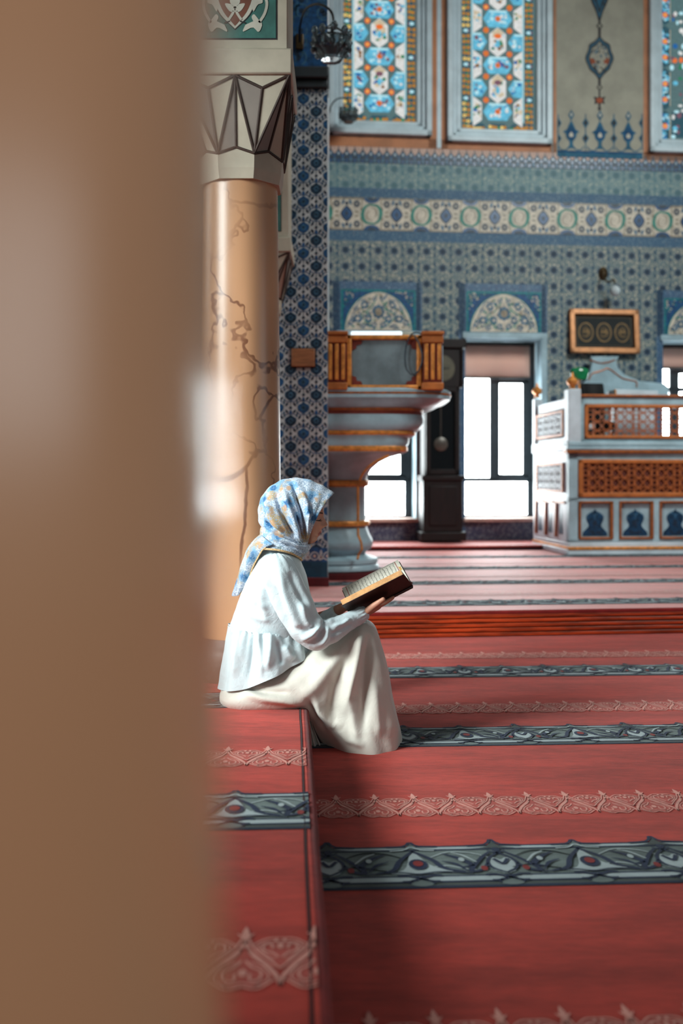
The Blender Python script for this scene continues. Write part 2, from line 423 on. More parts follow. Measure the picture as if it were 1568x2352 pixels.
for (xa, ya), (xb, yb) in zip(ln, ln[1:]): e.add([(xa, ya, 0), (xb, yb, 0), (xb, yb, ZU-.01), (xa, ya, ZU-.01)], [(0, 1, 2, 3)], 0)
tag(e.build('trim_1', [C_EDGE, C_SEAM]), kind='structure')
# far raised floor
def sy(X): return SY0+ST*(X-SX0)
pf = Paint(fnB(ZU))
ub = lambda X, Y: (X*cB+Y*sB, -X*sB+Y*cB)
pf.poly([ub(-6.6, 6.035), ub(-.34, 6.035), ub(6.5, sy(6.5)), ub(6.5, 14.5), ub(-6.6, 14.5)], C_RED_WASH, 0)
q = ub((1200-CX)*6.64/F, 6.64)[1]
for k in range(0, 4): dark_band(pf, -1.2, 6, q-.13+1.275*k, .27, .44, .1)
for k in range(0, 4): lace_band(pf, -1.2, 6, q+.40+1.275*k, .2, .122, 0, C_PINK_WASH, C_RED_WASH)
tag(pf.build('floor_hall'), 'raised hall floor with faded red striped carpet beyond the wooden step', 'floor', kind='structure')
# grooved wooden riser of the step
r = MB(); M0 = Matrix.Translation((SX0, SY0, 0)) @ Matrix.Rotation(radians(6.5), 4, 'Z')
for k in range(5):
    z0 = .004+k*.0285; r.box(-1.45, 5.2, -.012, .06, z0, z0+.0225, 0)
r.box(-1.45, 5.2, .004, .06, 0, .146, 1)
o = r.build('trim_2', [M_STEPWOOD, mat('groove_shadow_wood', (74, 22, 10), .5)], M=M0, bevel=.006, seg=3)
tag(o, 'grooved red-brown wooden riser of the step across the hall', 'step', kind='structure')
r = MB(); r.tube([(-1.45, 0, ZU-.006), (5.2, 0, ZU-.006)], .014, 8); tag(r.build('trim_3', C_EDGE, M=M0), kind='structure')

# ================================================================= back wall, in its own frame
WO = Vector((2.0, 12.5, 0)); MW = Matrix.Translation(WO) @ Matrix.Rotation(AB, 4, 'Z')
def W(px, py, t=0):
    ox, oy = WO.x-t*sB, WO.y+t*cB
    k = (px-CX)/F; s = (k*oy-ox)/(cB-k*sB); Y = oy+s*sB
    return (s, H-(py-YH)/F*Y)
def ws(px, t=0): return W(px, 1100, t)[0]
def wz(py, t=0): return H-(py-YH)/F*(WO.y+t*cB)      # along the wall at px 1150
fnW = lambda u, v, h: (u, -h, v)
# tile material of the wall
def wall_tiles():
    n = NT('iznik_wall_tiles'); s, z = n.x, n.z
    sp = n.noise(52, 3, .7); v1 = n.voro(32, 'F1'); v2 = n.voro(21, 'DISTANCE_TO_EDGE')
    ground = n.mix(v1.step(.22, .55), (178, 172, 152), (98, 112, 114))
    ground = n.mix(v2.step(.10, .03), ground, (92, 112, 120)); ground = n.mix(sp.step(.55, .68)*.8, ground, (190, 182, 164))
    ground = n.mix(n.noise(30, 2).step(.6, .72)*.6, ground, (40, 88, 98))
    P_ = .203; zz = z-.06
    u = (s+.03).cell(P_); w = zz.cell(P_)
    r = (u*u+w*w).sqrt(); a = w.atan2(u); pet = (a*8).cos()*.008
    c = n.mix((r+pet).step(.058, .048), ground, (128, 136, 140)); c = n.mix((r+pet).step(.050, .042), c, (36, 60, 82)); c = n.mix(r.step(.022, .016), c, (22, 40, 56))
    u2 = (s+.03+P_/2).cell(P_)
    d2 = (u2.abs()*1.9+((w.abs()-.045).abs())*.8)
    c = n.mix(d2.step(.045, .035), c, (56, 82, 100))
    # lighter, bluer upper course
    up = z.step(wz(455), wz(445))
    c = n.mix(up*.35, c, (116, 162, 166))
    def border(c, a, b):
        bl = n.mix(n.voro(40, 'F1').step(.35, .2), (58, 92, 120), (116, 138, 148)); bl = n.mix(n.noise(24, 2).step(.55, .7)*.6, bl, (84, 96, 112))
        return n.mix(z.band(a, b, .006), c, bl)
    c = border(c, wz(461), wz(440)); c = border(c, wz(560), wz(534)); c = border(c, wz(384), wz(364))
    n.base(c); n.set(Roughness=n.noise(9, 2)*.2+.42); n.b.inputs['Specular IOR Level'].default_value = .3
    return n.m
M_WTILE = wall_tiles()
def dado():
    n = NT('blue_dado_tiles')
    c = n.mix(n.voro(30, 'F1').step(.3, .55), (112, 118, 130), (64, 70, 96)); c = n.mix(n.noise(40, 2).step(.55, .7)*.7, c, (140, 140, 146)); n.base(c); n.set(Roughness=.4); return n.m
M_DADO = dado()
def border_mat():
    n = NT('blue_border_tiles')
    c = n.mix(n.voro(34, 'F1').step(.32, .2), (62, 94, 124), (120, 142, 156)); c = n.mix(n.noise(26, 2).step(.5, .65)*.5, c, (70, 74, 104)); n.base(c); n.set(Roughness=.35); return n.m
M_BORD = border_mat()
WIN = [(780, 955), (1068, 1243), (1522, 1697)]         # low windows: opening edges in the photo
zs0, zs1 = wz(1190), wz(778)
DZ = .21                                              # dais top
holes = [(ws(a), ws(b), zs0, zs1) for a, b in WIN]
UP = [(754, 990), (1025, 1265), (1488, 1728)]          # stained windows: outer frame edges
uz0 = [wz(321), wz(331), wz(341)]; uz1 = 7.9
for (a, b), z0 in zip(UP, uz0): holes.append((ws(a)+.05, ws(b)-.05, z0+.05, uz1))
ss = sorted({-8.7, 5.5} | {v for h in holes for v in h[:2]}); zz = sorted({0., 8.2} | {v for h in holes for v in h[2:]})
wb = MB()
for a, b in zip(ss, ss[1:]):
    for c, d in zip(zz, zz[1:]):
        if any(h[0] <= a+1e-6 and b <= h[1]+1e-6 and h[2] <= c+1e-6 and d <= h[3]+1e-6 for h in holes): continue
        wb.add([(a, 0, c), (b, 0, c), (b, 0, d), (a, 0, d)], [(0, 1, 2, 3)])
tag(wb.build('wall_back', M_WTILE, smooth=0, M=MW), kind='structure')
# ---- low windows
def blind_mat():
    n = NT('pink_blind'); n.base((218, 172, 154)); n.set(Roughness=.8)
    t = n.nt.nodes.new('ShaderNodeBsdfTranslucent'); t.inputs[0].default_value = lin((226, 172, 154)); m = n.nt.nodes.new('ShaderNodeMixShader'); m.inputs[0].default_value = .05
    out = n.nt.nodes['Material Output']; n.nt.links.new(n.b.outputs[0], m.inputs[1]); n.nt.links.new(t.outputs[0], m.inputs[2]); n.nt.links.new(m.outputs[0], out.inputs[0]); return n.m
for i, ((a, b), h) in enumerate(zip(WIN, holes)):
    s0, s1, z0, z1 = h[:4]
    root = empty('window_%d' % (i+1)); root.matrix_world = MW @ Matrix.Translation(((s0+s1)/2, 0, z0)); tag(root, ['low window behind the marble pulpit, mostly hidden by it', 'low bright window with a half drawn pink blind between clock and lodge', 'low bright window at the right edge behind the marble lodge'][i], 'window', kind='structure')
    R = lambda mb, n, m, **k: mb.build(n, m, root, M=MW, **k)
    T = .36
    j = MB(); j.add([(s0, 0, z0), (s0, T, z0), (s0, T, z1), (s0, 0, z1)], [(0, 1, 2, 3)]); j.add([(s1, 0, z0), (s1, T, z0), (s1, T, z1), (s1, 0, z1)], [(0, 1, 2, 3)])
    j.add([(s0, 0, z1), (s1, 0, z1), (s1, T, z1), (s0, T, z1)], [(0, 1, 2, 3)])
    R(j, 'reveal', M_MARBLE, smooth=0)
    R(MB().box(s0-.03, s1+.03, -.07, T, z0-.045, z0), 'sill', M_PINKP, bevel=.008)
    R(MB().box(s0-.04, s1+.02, -.03, .02, z1, z1+.075).box(s1-.005, s1+.07, -.02, .02, z0, z1+.075), 'architrave', M_MARBLE, bevel=.008)
    y0 = T-.05; w = s1-s0; f = MB()
    zt = z0+.455; xm0, xm1 = (s0+w*.40, s0+w*.50) if i == 1 else (s0+w*.22, s0+w*.32)
    zb = wz(862) if i == 1 else wz(835)
    f.box(s0, s0+.03, y0, T, z0, z1); f.box(s1-.09, s1, y0, T, z0, z1); f.box(s0, s1, y0, T, z0, z0+.03); f.box(s0, s1, y0, T, zt, zt+.055); f.box(xm0, xm1, y0, T, zt, z1)
    f.box(s0, s1, y0, T, z1-.06, z1)
    f.box(xm1, xm1+.03, y0, T, zt, z1); f.box(s1-.15, s1-.07, y0, T, zt+.05, z1); f.box(xm1, s1-.07, y0, T, zt+.05, zt+.10); f.box(xm1, s1-.07, y0, T, zb-.07, zb+.02)
    if i == 2: f.box(s0, s1, y0, T, z1-.62, z1-.56)
    R(f, 'frame', M_FRAME, bevel=.006)
    for u0, u1, v0, v1 in ((s0+.03, s1-.07, z0+.03, zt), (s0+.03, xm0, zt+.055, z1-.06), (xm1+.03, s1-.13, zt+.10, z1-.06)):
        R(MB().add([(u0, T-.02, v0), (u1, T-.02, v0), (u1, T-.02, v1), (u0, T-.02, v1)], [(0, 1, 2, 3)]), 'pane', M_PANE, smooth=0)
    if i:
        zb = wz(862) if i == 1 else wz(835)
        bl = empty('roller_blind'); bl.matrix_world = MW @ Matrix.Translation(((s0+s1)/2, .24, z1)); tag(bl, ['', 'pink roller blind drawn over the top of the window beside the clock', 'pink roller blind at the right edge of the picture above the lodge'][i], 'blind', 'roller blinds in the low windows')
        v = MB(); n = 12
        v.loft([[(s0+.02+(s1-s0-.10)*k/n, .25+.004*sin(k*1.3), z) for k in range(n+1)] for z in (z1-.04, (z1+zb)/2, zb)], closed=False)
        v.build('fabric', blind_mat(), bl, M=MW, solid=.003)
        MB().tube([(s0+.02, .25, z1-.03), (s1-.07, .25, z1-.03)], .025, 10).build('roller', M_BLACK, bl, M=MW)
        MB().box(s0+.02, s1-.08, .24, .26, zb-.02, zb+.002).build('bottom_rail', M_FRAME, bl, M=MW)
# ---- tile panels over the windows, skirting dado, frieze, cresting (inlaid on the wall)
pw = Paint(fnW, .0015)
for i, (a, b) in enumerate(WIN):
    s0, s1 = ws(a)-.085, ws(b)+.055; z1 = zs1+.085; zt = wz(652 if i < 2 else 660); zi = zt-.10; c = (s0+s1)/2
    pw.rect(s0, s1, z1-.02, zt, M_BORD, 1); pw.rect(s0, s0+.085, zs0-.28, zt, M_BORD, 1); pw.rect(s1-.055, s1+.02, zs0-.28, zt, M_BORD, 1)
    x0, x1 = s0+.10, s1-.06
    pw.rect(x0, x1, z1, zi, M_TTEAL, 2); pw.rect(x0+.025, x1-.025, z1, zi-.025, M_TBLUE, 3)
    hh = zi-.03-z1; ww = (x1-x0)/2-.05; c = (x0+x1)/2
    arch = [(-1, 0), (-.97, .22), (-.85, .50), (-.6, .78), (-.3, .94), (0, 1.0), (.3, .94), (.6, .78), (.85, .50), (.97, .22), (1, 0)]
    A = lambda k: [(c+u*ww*k, z1+v*hh*(.5+.5*k)) for u, v in curve2(arch, 30)]
    rr = random.Random(3+i)
    for s in (-1, 1):                                     # spandrels
        for _ in range(190):
            u, v = rr.uniform(.25, 1.0), rr.uniform(.3, 1.0)
            if (abs(u)**2.2+v**2.2) > 1.22: pw.ell(c+s*u*(ww+.02), z1+v*hh, rr.uniform(.008, .022), rr.uniform(.005, .012), [M_TCREAM, M_TBLUE2, M_TTEAL][_ % 3], 4, 7, rr.uniform(0, 3))
    pw.poly(A(1.04), M_TTEAL, 4); pw.poly(A(1.0), M_TCREAM, 5)
    pw.ell(c, z1+hh*.48, .075, .085, M_TBLUE2, 6.4, 24, 0, 8, .12); pw.ell(c, z1+hh*.48, .045, .05, M_TSAND, 6.8, 12)
    for s in (-1, 1):
        for (u, v, r) in ((.30, .30, .05), (.42, .66, .05), (.62, .30, .06), (.82, .20, .04), (.12, .82, .03), (.66, .56, .03), (.14, .14, .04), (.48, .10, .035)):
            pw.ell(c+s*u*ww, z1+v*hh, r, r*.8, [M_TBLUE2, M_TGREEN][int(u*100) % 2], 6, 18, u*5, 6, .25); pw.ell(c+s*u*ww, z1+v*hh, r*.4, r*.35, M_TCREAM, 6.6, 8)
        pw.line([(c+s*x*ww, z1+y*hh) for x, y in curve2([(.05, .04), (.3, .16), (.5, .4), (.3, .52), (.14, .7), (.05, .92)], 16)], .014, M_TGREEN, 5.6); pw.line([(c+s*x*ww, z1+y*hh) for x, y in curve2([(.95, .06), (.75, .42), (.55, .78), (.25, .72)], 14)], .012, M_TBLUE2, 5.6)
        for _ in range(90):
            u, v = rr.uniform(.05, .92), rr.uniform(.05, .9)
            if u*u+v*v < .8: pw.leaf((c+s*u*ww, z1+v*hh), (c+s*u*ww+rr.uniform(-.05, .05), z1+v*hh+rr.uniform(-.04, .04)), .013, [M_TBLUE2, M_TGREEN, M_TSAND][_ % 3], 5.8, 4)
tag(pw.build('trim_4', M=MW), kind='structure')
pd = Paint(fnW, .0012)
for a, b in ((-8.7, ws(968)), (ws(1068)-.01, 5.5)): pd.rect(a, b, DZ, zs0-.045, M_DADO, 1.2)
tag(pd.build('baseboard_back', M=MW), kind='structure')
pz = Paint(fnW, .0015)
z0, z1 = wz(536), wz(463); hz = z1-z0; sA, sBd = ws(740), ws(1600); per = .622
pz.rect(sA, sBd, z0, z1, M_TCREAM, 1); pz.rect(sA, sBd, z0, z0+.02, M_TSAND, 2); pz.rect(sA, sBd, z1-.02, z1, M_TSAND, 2)
c = ws(796)-per
while c < sBd:
    m = (z0+z1)/2
    pz.poly([(c+u*.078, m+v*.088) for u, v in curve2([(0, -1.15), (.55, -.75), (1, 0), (.55, .75), (0, 1.15), (-.55, .75), (-1, 0), (-.55, -.75), (0, -1.15)], 24)[:-1]], M_TNAVY, 2)
    pz.poly([(c+u*.062, m+v*.07) for u, v in curve2([(0, -1.15), (.55, -.75), (1, 0), (.55, .75), (0, 1.15), (-.55, .75), (-1, 0), (-.55, -.75), (0, -1.15)], 24)[:-1]], M_TBLUE, 3)
    pz.ell(c, m, .02, .028, M_TNAVY, 4, 10)
    for su in (-1, 1):
        for sv in (-1, 1):
            pz.ell(c+su*.125, m+sv*.125, .040, .044, M_TNAVY, 2, 16, 0, 6, .2); pz.ell(c+su*.125, m+sv*.125, .012, .014, M_TCREAM, 3, 8)
            pz.leaf((c+su*.055, m+sv*.11), (c+su*.03, m+sv*.19), .018, M_TBLUE2, 2, 5); pz.ell(c+su*.18, m+sv*.06, .016, .018, M_TSAND, 2, 8); pz.leaf((c+su*.09, m+sv*.03), (c+su*.16, m+sv*.02), .014, M_TSAND, 2, 4)
            pz.line([(c+su*x, m+sv*y) for x, y in curve2([(.20, .0), (.185, .09), (.20, .19)], 8)], .016, M_TSAND, 2)
        pz.ell(c, m+su*.13, .022, .026, M_TNAVY, 2, 10)
    cc = c+per/2
    for s in (-1, 1):
        pz.line([(cc+s*x, m+s*y) for x, y in curve2([(-.02, .118), (.075, .10), (.115, .02), (.09, -.075), (.03, -.12)], 16)], .046, M_TGREEN, 2.4, .6); pz.line([(cc+s*x, m+s*y) for x, y in curve2([(-.005, .08), (.05, .06), (.06, 0), (.03, -.04)], 10)], .02, M_TSAND, 2.4, .6)
        pz.poly([(cc+.10*cos(t*pi/10), (z1 if s > 0 else z0)-s*.065*sin(t*pi/10)) for t in range(11)], M_TBLUE, 3); pz.poly([(cc+.06*cos(t*pi/10), (z1 if s > 0 else z0)-s*.035*sin(t*pi/10)) for t in range(11)], M_TNAVY, 4)
    c += per
tag(pz.build('trim_5', M=MW), kind='structure')
pc = Paint(fnW, .0015)
za, zb2 = wz(366), wz(346); per = .1005
pc.rect(sA, sBd, wz(383), za-.02, M_TNAVY, .8)
pc.rect(sA, sBd, za-.03, zb2, M_PINKP, 1); c = sA
while c < sBd:
    pc.poly([(c+u*per, za-.03+v*.15) for u, v in ((-.5, 0), (-.48, .30), (-.30, .42), (-.10, .62), (0, .98), (.10, .62), (.30, .42), (.48, .30), (.5, 0))], M_TNAVY, 2)
    pc.ell(c+per/2, za-.06, .022, .03, M_TBLUE2, 3, 8); pc.ell(c, za-.07, .02, .024, M_TBLUE, 3, 8)
    pc.ell(c, za+.015, .028, .032, M_TBLUE2, 3, 9); pc.ell(c, za+.015, .012, .014, M_TWHITE, 4, 6); pc.ell(c+per/2, za-.015, .02, .022, M_TBLUE, 3, 8)
    c += per
tag(pc.build('trim_6', M=MW), kind='structure')
# ---- upper wall: brown bays, plaster panel with painted pendant, cresting
M_PBLUE = mat('painted_blue', (44, 96, 122), .85, var=.1); M_PDEEP = mat('painted_deep_blue', (24, 74, 112), .85, var=.12)
pu = Paint(fnW, .0015)
for xa, xb, yb in ((700, 752, 0), (984, 1028, 0), (1262, 1277, 0), (700, 1277, 347)):
    pu.rect(ws(xa), ws(xb), wz(347), 8.2 if not yb else wz(324), M_BROWN, 1)
pu.rect(ws(1003), ws(1013), wz(345), 8.2, M_FRAMEW, 2); pu.rect(ws(1277), ws(1477), wz(354), 8.2, M_CREAMW, 1.5); pu.rect(ws(1477), ws(1490), wz(358), 8.2, M_BROWN, 1); pu.rect(ws(1477), 5.5, wz(358), wz(338), M_BROWN, 1)
pu.rect(ws(1266), ws(1271), wz(347), 8.2, M_GREYP, 2)
sc = 1/186.0
def pe(px, py): return W(px, py)
cx_ = 1376
for (yt, yb, hw, cA) in ((-150, 48, 27, M_PBLUE), (84, 182, 33, M_CREAMW)):
    ov = lambda k, dy=0: [pe(cx_+u*hw*k, (yt+yb)/2+v*(yb-yt)/2*(k+dy)) for u, v in curve2([(0, -1.05), (.32, -.80), (.72, -.62), (.80, -.35), (1, .02), (.80, .38), (.70, .55), (.30, .80), (0, 1.05), (-.30, .80), (-.70, .55), (-.80, .38), (-1, .02), (-.80, -.35), (-.72, -.62), (-.32, -.80), (0, -1.05)], 44)[:-1]]
    pu.poly(ov(1), M_OUT, 3); pu.poly(ov(.90), M_PBLUE, 4); pu.poly(ov(.80), M_OUT, 5); pu.poly(ov(.70), cA, 6)
    rr = random.Random(5)
    for s in (-1, 1):
        for _ in range(26):
            v = rr.uniform(-.62, .62); u = rr.uniform(.05, .62)*(1-abs(v)*.8)
            pu.leaf(pe(cx_+s*u*hw, (yt+yb)/2+v*(yb-yt)/2), pe(cx_+s*(u*hw+rr.uniform(-6, 6)), (yt+yb)/2+v*(yb-yt)/2+rr.uniform(-7, 7)), .011, [M_TNAVY, M_PBLUE, M_OUT][_ % 3], 7, 4)
        if yt > 0: pu.poly([pe(cx_+s*x, y) for x, y in ((8, 143), (15, 135), (22, 134), (20, 148), (13, 147))], mat('rust_petal', (140, 66, 32), .7), 8)
for y0, y1, w in ((46, 55, 2.5), (62, 86, 3), (180, 196, 3), (206, 226, 2), (240, 250, 2.5)): pu.poly([pe(cx_-w, y0), pe(cx_+w, y0), pe(cx_+w, y1), pe(cx_-w, y1)], M_OUT, 3)
for y, w, h in ((60, 8, 9), (201, 7, 9), (250, 5, 5)):
    pu.poly([pe(cx_-w, y), pe(cx_, y-h), pe(cx_+w, y), pe(cx_, y+h)], M_OUT, 4)
    if h > 6: pu.poly([pe(cx_-w*.5, y), pe(cx_, y-h*.5), pe(cx_+w*.5, y), pe(cx_, y+h*.5)], M_CREAMW, 5)
pu.poly([pe(cx_+u, 231+v) for u, v in ((-14, -9), (-4, -7), (0, -10), (4, -7), (14, -9), (10, 0), (12, 9), (5, 6), (0, 11), (-5, 6), (-12, 9), (-10, 0))], M_OUT, 4)
pu.poly([pe(cx_+u, 231+v) for u, v in ((-8, -4), (0, -6), (8, -4), (6, 5), (0, 7), (-6, 5))], mat('rust_flower', (150, 66, 26), .7), 5)
pu.rect(ws(1279), ws(1475), wz(356), wz(341), M_PDEEP, 3); pu.rect(ws(1279), ws(1475), wz(356), wz(346), M_PBLUE, 3.5)
for k, x in enumerate((1311, 1377, 1442)):
    y = k*1.5+1
    pu.poly([pe(x+u, y+v) for u, v in ((-11, 340), (-4, 334), (-4, 324), (-11, 316), (-13, 306), (-19, 302), (-10, 296), (-3, 280), (0, 276), (3, 280), (10, 296), (19, 302), (13, 306), (11, 316), (4, 324), (4, 334), (11, 340))], M_PBLUE, 4)
    pu.poly([pe(x+u, y+v) for u, v in ((-8, 316), (-9, 306), (-14, 302), (-7, 296), (0, 284), (7, 296), (14, 302), (9, 306), (8, 316), (0, 322))], M_PDEEP, 5); pu.poly([pe(x+u, y+v) for u, v in ((-4, 314), (-5, 308), (0, 302), (5, 308), (4, 314))], M_WHITEP, 6)
    pu.poly([pe(x+u, y+v) for u, v in ((-7, 264), (0, 251), (7, 264), (3, 270), (0, 278), (-3, 270))], M_PBLUE, 5); pu.poly([pe(x+u, y+v) for u, v in ((-3, 263), (0, 257), (3, 263), (0, 268))], M_WHITEP, 6)
    for s in (-1, 1): pu.arc(*pe(x+s*16.5, y+331), .072, -.2 if s < 0 else pi+.2, pi*1.0 if False else (-pi+.3 if s < 0 else 2*pi-.3), .012, M_PBLUE, 4, 10)
for x in (1281, 1344, 1409, 1474):
    for y, h in ((283, 13), (318, 12)):
        w = 8
        a, b = (0 if x < 1290 else -w), (0 if x > 1470 else w)
        pu.poly([pe(x+a, y), pe(x, y-h), pe(x+b, y), pe(x, y+h)], M_PBLUE, 4); pu.poly([pe(x+a*.6, y), pe(x, y-h*.6), pe(x+b*.6, y), pe(x, y+h*.6)], M_OUT, 5)
    pu.poly([pe(x-1.2, 262), pe(x+1.2, 262), pe(x+1.2, 345), pe(x-1.2, 345)], M_PBLUE, 3.6)
tag(pu.build('trim_7', M=MW), kind='structure')
# ================================================================= stained glass windows
G_BG = glow('glass_teal_grey', (104, 138, 140), .6); G_BLUE = glow('glass_sky_blue', (96, 178, 216), .95, .25, 14); G_CYAN = glow('glass_pale_cyan', (176, 222, 232), 1.0, .1); G_DBLUE = glow('glass_cobalt', (30, 106, 176), .8)
G_WHITE = glow('glass_white', (226, 228, 222), .88, .14); G_AMBER = glow('glass_amber', (206, 142, 52), .68, .25); G_GOLD = glow('glass_gold', (244, 200, 112), .95); G_ORANGE = glow('glass_orange', (230, 112, 48), .95); G_GREEN = glow('glass_green', (34, 140, 96), .75); G_PURPLE = glow('glass_mauve', (138, 96, 112), .7); G_BROWN = glow('glass_umber', (150, 110, 70), .7); G_CREAM = glow('glass_cream', (220, 204, 172), .78); G_DARK = glow('glass_deep_teal', (56, 104, 120), .55)
def flower(p, u, v, r, ring, heart, layer=4, n=7, rnd=random):
    for k in range(n):
        t = 2*pi*k/n; p.ell(u+r*.62*cos(t), v+r*.62*sin(t), r*.42, r*.42, ring, layer, 6)
    p.ell(u, v, r*.36, r*.36, heart, layer+.5, 7)
def octo(u, v, a, b, cut): return [(u-a, v), (u-a+cut, v+b), (u+a-cut, v+b), (u+a, v), (u+a-cut, v-b), (u-a+cut, v-b)]
def vhex(u, v, a, b, cut): return [(u, v+b), (u+a, v+b-cut), (u+a, v-b+cut), (u, v-b), (u-a, v-b+cut), (u-a, v+b-cut)]
for i, ((a, b), z0) in enumerate(zip(UP, uz0)):
    s0, s1 = ws(a), ws(b); wd = s1-s0; z1 = uz1
    root = empty('window_%d' % (i+4)); root.matrix_world = MW @ Matrix.Translation(((s0+s1)/2, 0, z0))
    tag(root, ['stained glass window nearest the blue tiled pier', 'stained glass window in the middle, left of the painted pendant', 'stained glass window with blue flower columns at the right edge'][i], 'stained glass window', kind='structure')
    fr = MB()
    for k, (w0, w1, y) in enumerate(((0, .075, -.075), (.075, .125, -.04), (.125, .185, -.015))):
        fr.box(s0+w0, s0+w1, y, .10, z0+w0, z1, 0); fr.box(s1-w1, s1-w0, y, .10, z0+w0, z1, 0); fr.box(s0+w0, s1-w0, y, .10, z0+w0, z0+w1, 0)
    fr.build('frame', M_FRAMEW, root, M=MW, bevel=.012, seg=2)
    u0, u1, v0 = s0+.18, s1-.18, z0+.18
    p = Paint(lambda u, v, h: (u, .07-h, v), .002, lims=[(1, 0, u1), (-1, 0, -u0), (0, -1, -v0), (0, 1, z1-.02)])
    p.rect(u0, u1, v0, z1, G_BG, 0); rr = random.Random(11+i); c = (u0+u1)/2; S = 1/186.0
    if i < 2:
        for s in (-1, 1):                                      # columns of amber blossoms
            uc = c+s*75*S; p.rect(uc-9*S, uc+9*S, v0, z1, G_DARK, 1)
            v = v0+10*S; k = 0
            while v < z1:
                if k % 6 != 5:
                    for du in (-5, 5):
                        m = G_GOLD if (rr.random() < (.32 if s < 0 else .06)) else G_AMBER
                        p.ell(uc+du*S+rr.uniform(-1, 1)*S, v+rr.uniform(-1, 1)*S, 4.7*S, 4.6*S, m, 2, 8); p.ell(uc+du*S, v, 1.8*S, 1.8*S, G_BROWN, 2.6, 6)
                        if rr.random() < .4: p.ell(uc+du*.3*S, v+5*S, 3.4*S, 2.6*S, G_GREEN, 1.6, 6)
                else: p.ell(uc, v, 7*S, 4*S, G_CYAN, 2, 8); p.ell(uc+rr.choice((-6, 6))*S, v, 3*S, 3*S, G_PURPLE, 2.3, 6)
                v += 13.2*S; k += 1
            p.rect(c+s*62.5*S, c+s*60*S, v0+22*S, z1, G_CYAN, 1)
        k = 0                                                    # sill row
        for cc in (-52, 0, 52):
            p.poly(octo(c+cc*S, v0+9*S, 24*S, 9*S, 7*S), G_DARK, 1.2)
            for du in range(-18, 19, 7): p.ell(c+(cc+du)*S, v0+(8+rr.uniform(-3, 3))*S, 4.2*S, 4.6*S, rr.choice((G_AMBER, G_GOLD, G_AMBER, G_GREEN)), 2, 7)
        per = 109*S; v = v0+46*S; row = 0
        while v < z1+per:
            def fill(poly, u, v, a, b, pal, nn, m):
                p.poly(poly, m, 2)
                for _ in range(nn):
                    x, y = u+rr.uniform(-.72, .72)*a, v+rr.uniform(-.7, .7)*b; r_ = rr.uniform(2.4, 5.2)*S; p.ell(x, y, r_, r_*rr.uniform(.7, 1.1), rr.choice(pal), 3+rr.random(), 7)
            P1 = [G_BLUE, G_CYAN, G_DBLUE, G_CYAN, G_BLUE, G_WHITE, G_PURPLE]; P2 = [G_WHITE, G_CREAM, G_BLUE, G_BROWN, G_CREAM, G_WHITE, G_GREEN, G_DBLUE]
            fill(octo(c, v, 35*S, 20*S, 13*S), c, v, 33*S, 17*S, P1, 26, G_BLUE)
            p.poly([(c-22*S, v+20*S), (c+22*S, v+20*S), (c+19*S, v+15*S), (c-19*S, v+15*S)], G_CYAN, 4.5)
            flower(p, c, v, 6.5*S, G_ORANGE, G_BROWN, 5)
            vm = v+per/2
            fill(vhex(c, vm, 20*S, 35*S, 16*S), c, vm, 17*S, 24*S, P2, 26, G_WHITE)
            p.poly([(c-15*S, vm+21*S), (c, vm+33*S), (c+15*S, vm+21*S), (c+8*S, vm+16*S), (c-8*S, vm+16*S)], G_CREAM, 4.4); p.ell(c, vm+14*S, 9*S, 6*S, G_ORANGE if row == 1 else G_PURPLE, 4.6, 9); p.ell(c, vm-4*S, 5*S, 9*S, G_BLUE, 4.6, 9)
            for s in (-1, 1):
                uc = c+s*60*S
                p_old = p.lims; p.lims = p_old+[(s, 0, s*c+59*S)]
                fill(octo(uc, vm, 35*S, 20*S, 13*S), c+s*44*S, vm, 12*S, 16*S, P1, 14, G_BLUE); p.poly([(uc-22*S, vm+20*S), (uc+22*S, vm+20*S), (uc+19*S, vm+15*S), (uc-19*S, vm+15*S)], G_CYAN, 4.5)
                fill(vhex(uc, v, 22*S, 36*S, 16*S), c+s*49*S, v, 9*S, 24*S, P2, 18, G_WHITE)
                p.ell(c+s*50*S, v-16*S, 8*S, 10*S, G_WHITE, 4.8, 9); p.lims = p_old
                for dv in (27*S, per-27*S):
                    q = c+s*28*S
                    for _ in range(5): p.ell(q+rr.uniform(-7, 7)*S, v+dv+rr.uniform(-7, 7)*S, 3.6*S, 2.4*S, rr.choice((G_GREEN, G_DARK)), 2.2, 6)
                    flower(p, q, v+dv, 7*S, G_ORANGE, rr.choice((G_GOLD, G_AMBER)), 3)
            v += per; row += 1
    else:
        uc = u0+13*S; v = v0+24*S
        while v < z1:
            p.poly(vhex(uc, v, 12*S, 50*S, 9*S), G_DARK, 1)
            for _ in range(60):
                p.ell(uc+rr.uniform(-9, 9)*S, v+rr.uniform(-40, 40)*S, rr.uniform(2.5, 4.5)*S, 2.8*S, rr.choice((G_BLUE, G_CYAN, G_DBLUE, G_BLUE, G_BLUE)), 2, 7)
            for dv in (-26, 12): flower(p, uc, v+dv*S, 7*S, G_ORANGE, G_GOLD, 4)
            p.line([(uc+12.5*S, v-40*S), (uc+12.5*S, v+40*S)], 1.4*S, G_CREAM, 2)
            v += 101*S
        p.rect(u0+30*S, u1, v0+10*S, v0+70*S, G_DARK, 1)
        for _ in range(260):
            u, v = rr.uniform(u0+30*S, u1), rr.uniform(v0+10*S, z1-.1)
            p.ell(u, v, rr.uniform(3, 7)*S, rr.uniform(3, 8)*S, rr.choice((G_WHITE, G_GREEN, G_BLUE, G_DBLUE, G_PURPLE, G_ORANGE, G_CYAN)), 2+rr.random(), 7)
    p.build('glazing', root, M=MW)
    MB().add([(s0, .095, z0), (s1, .095, z0), (s1, .095, z1), (s0, .095, z1)], [(0, 1, 2, 3)]).build('backing', M_BLACK, root, M=MW, smooth=0)
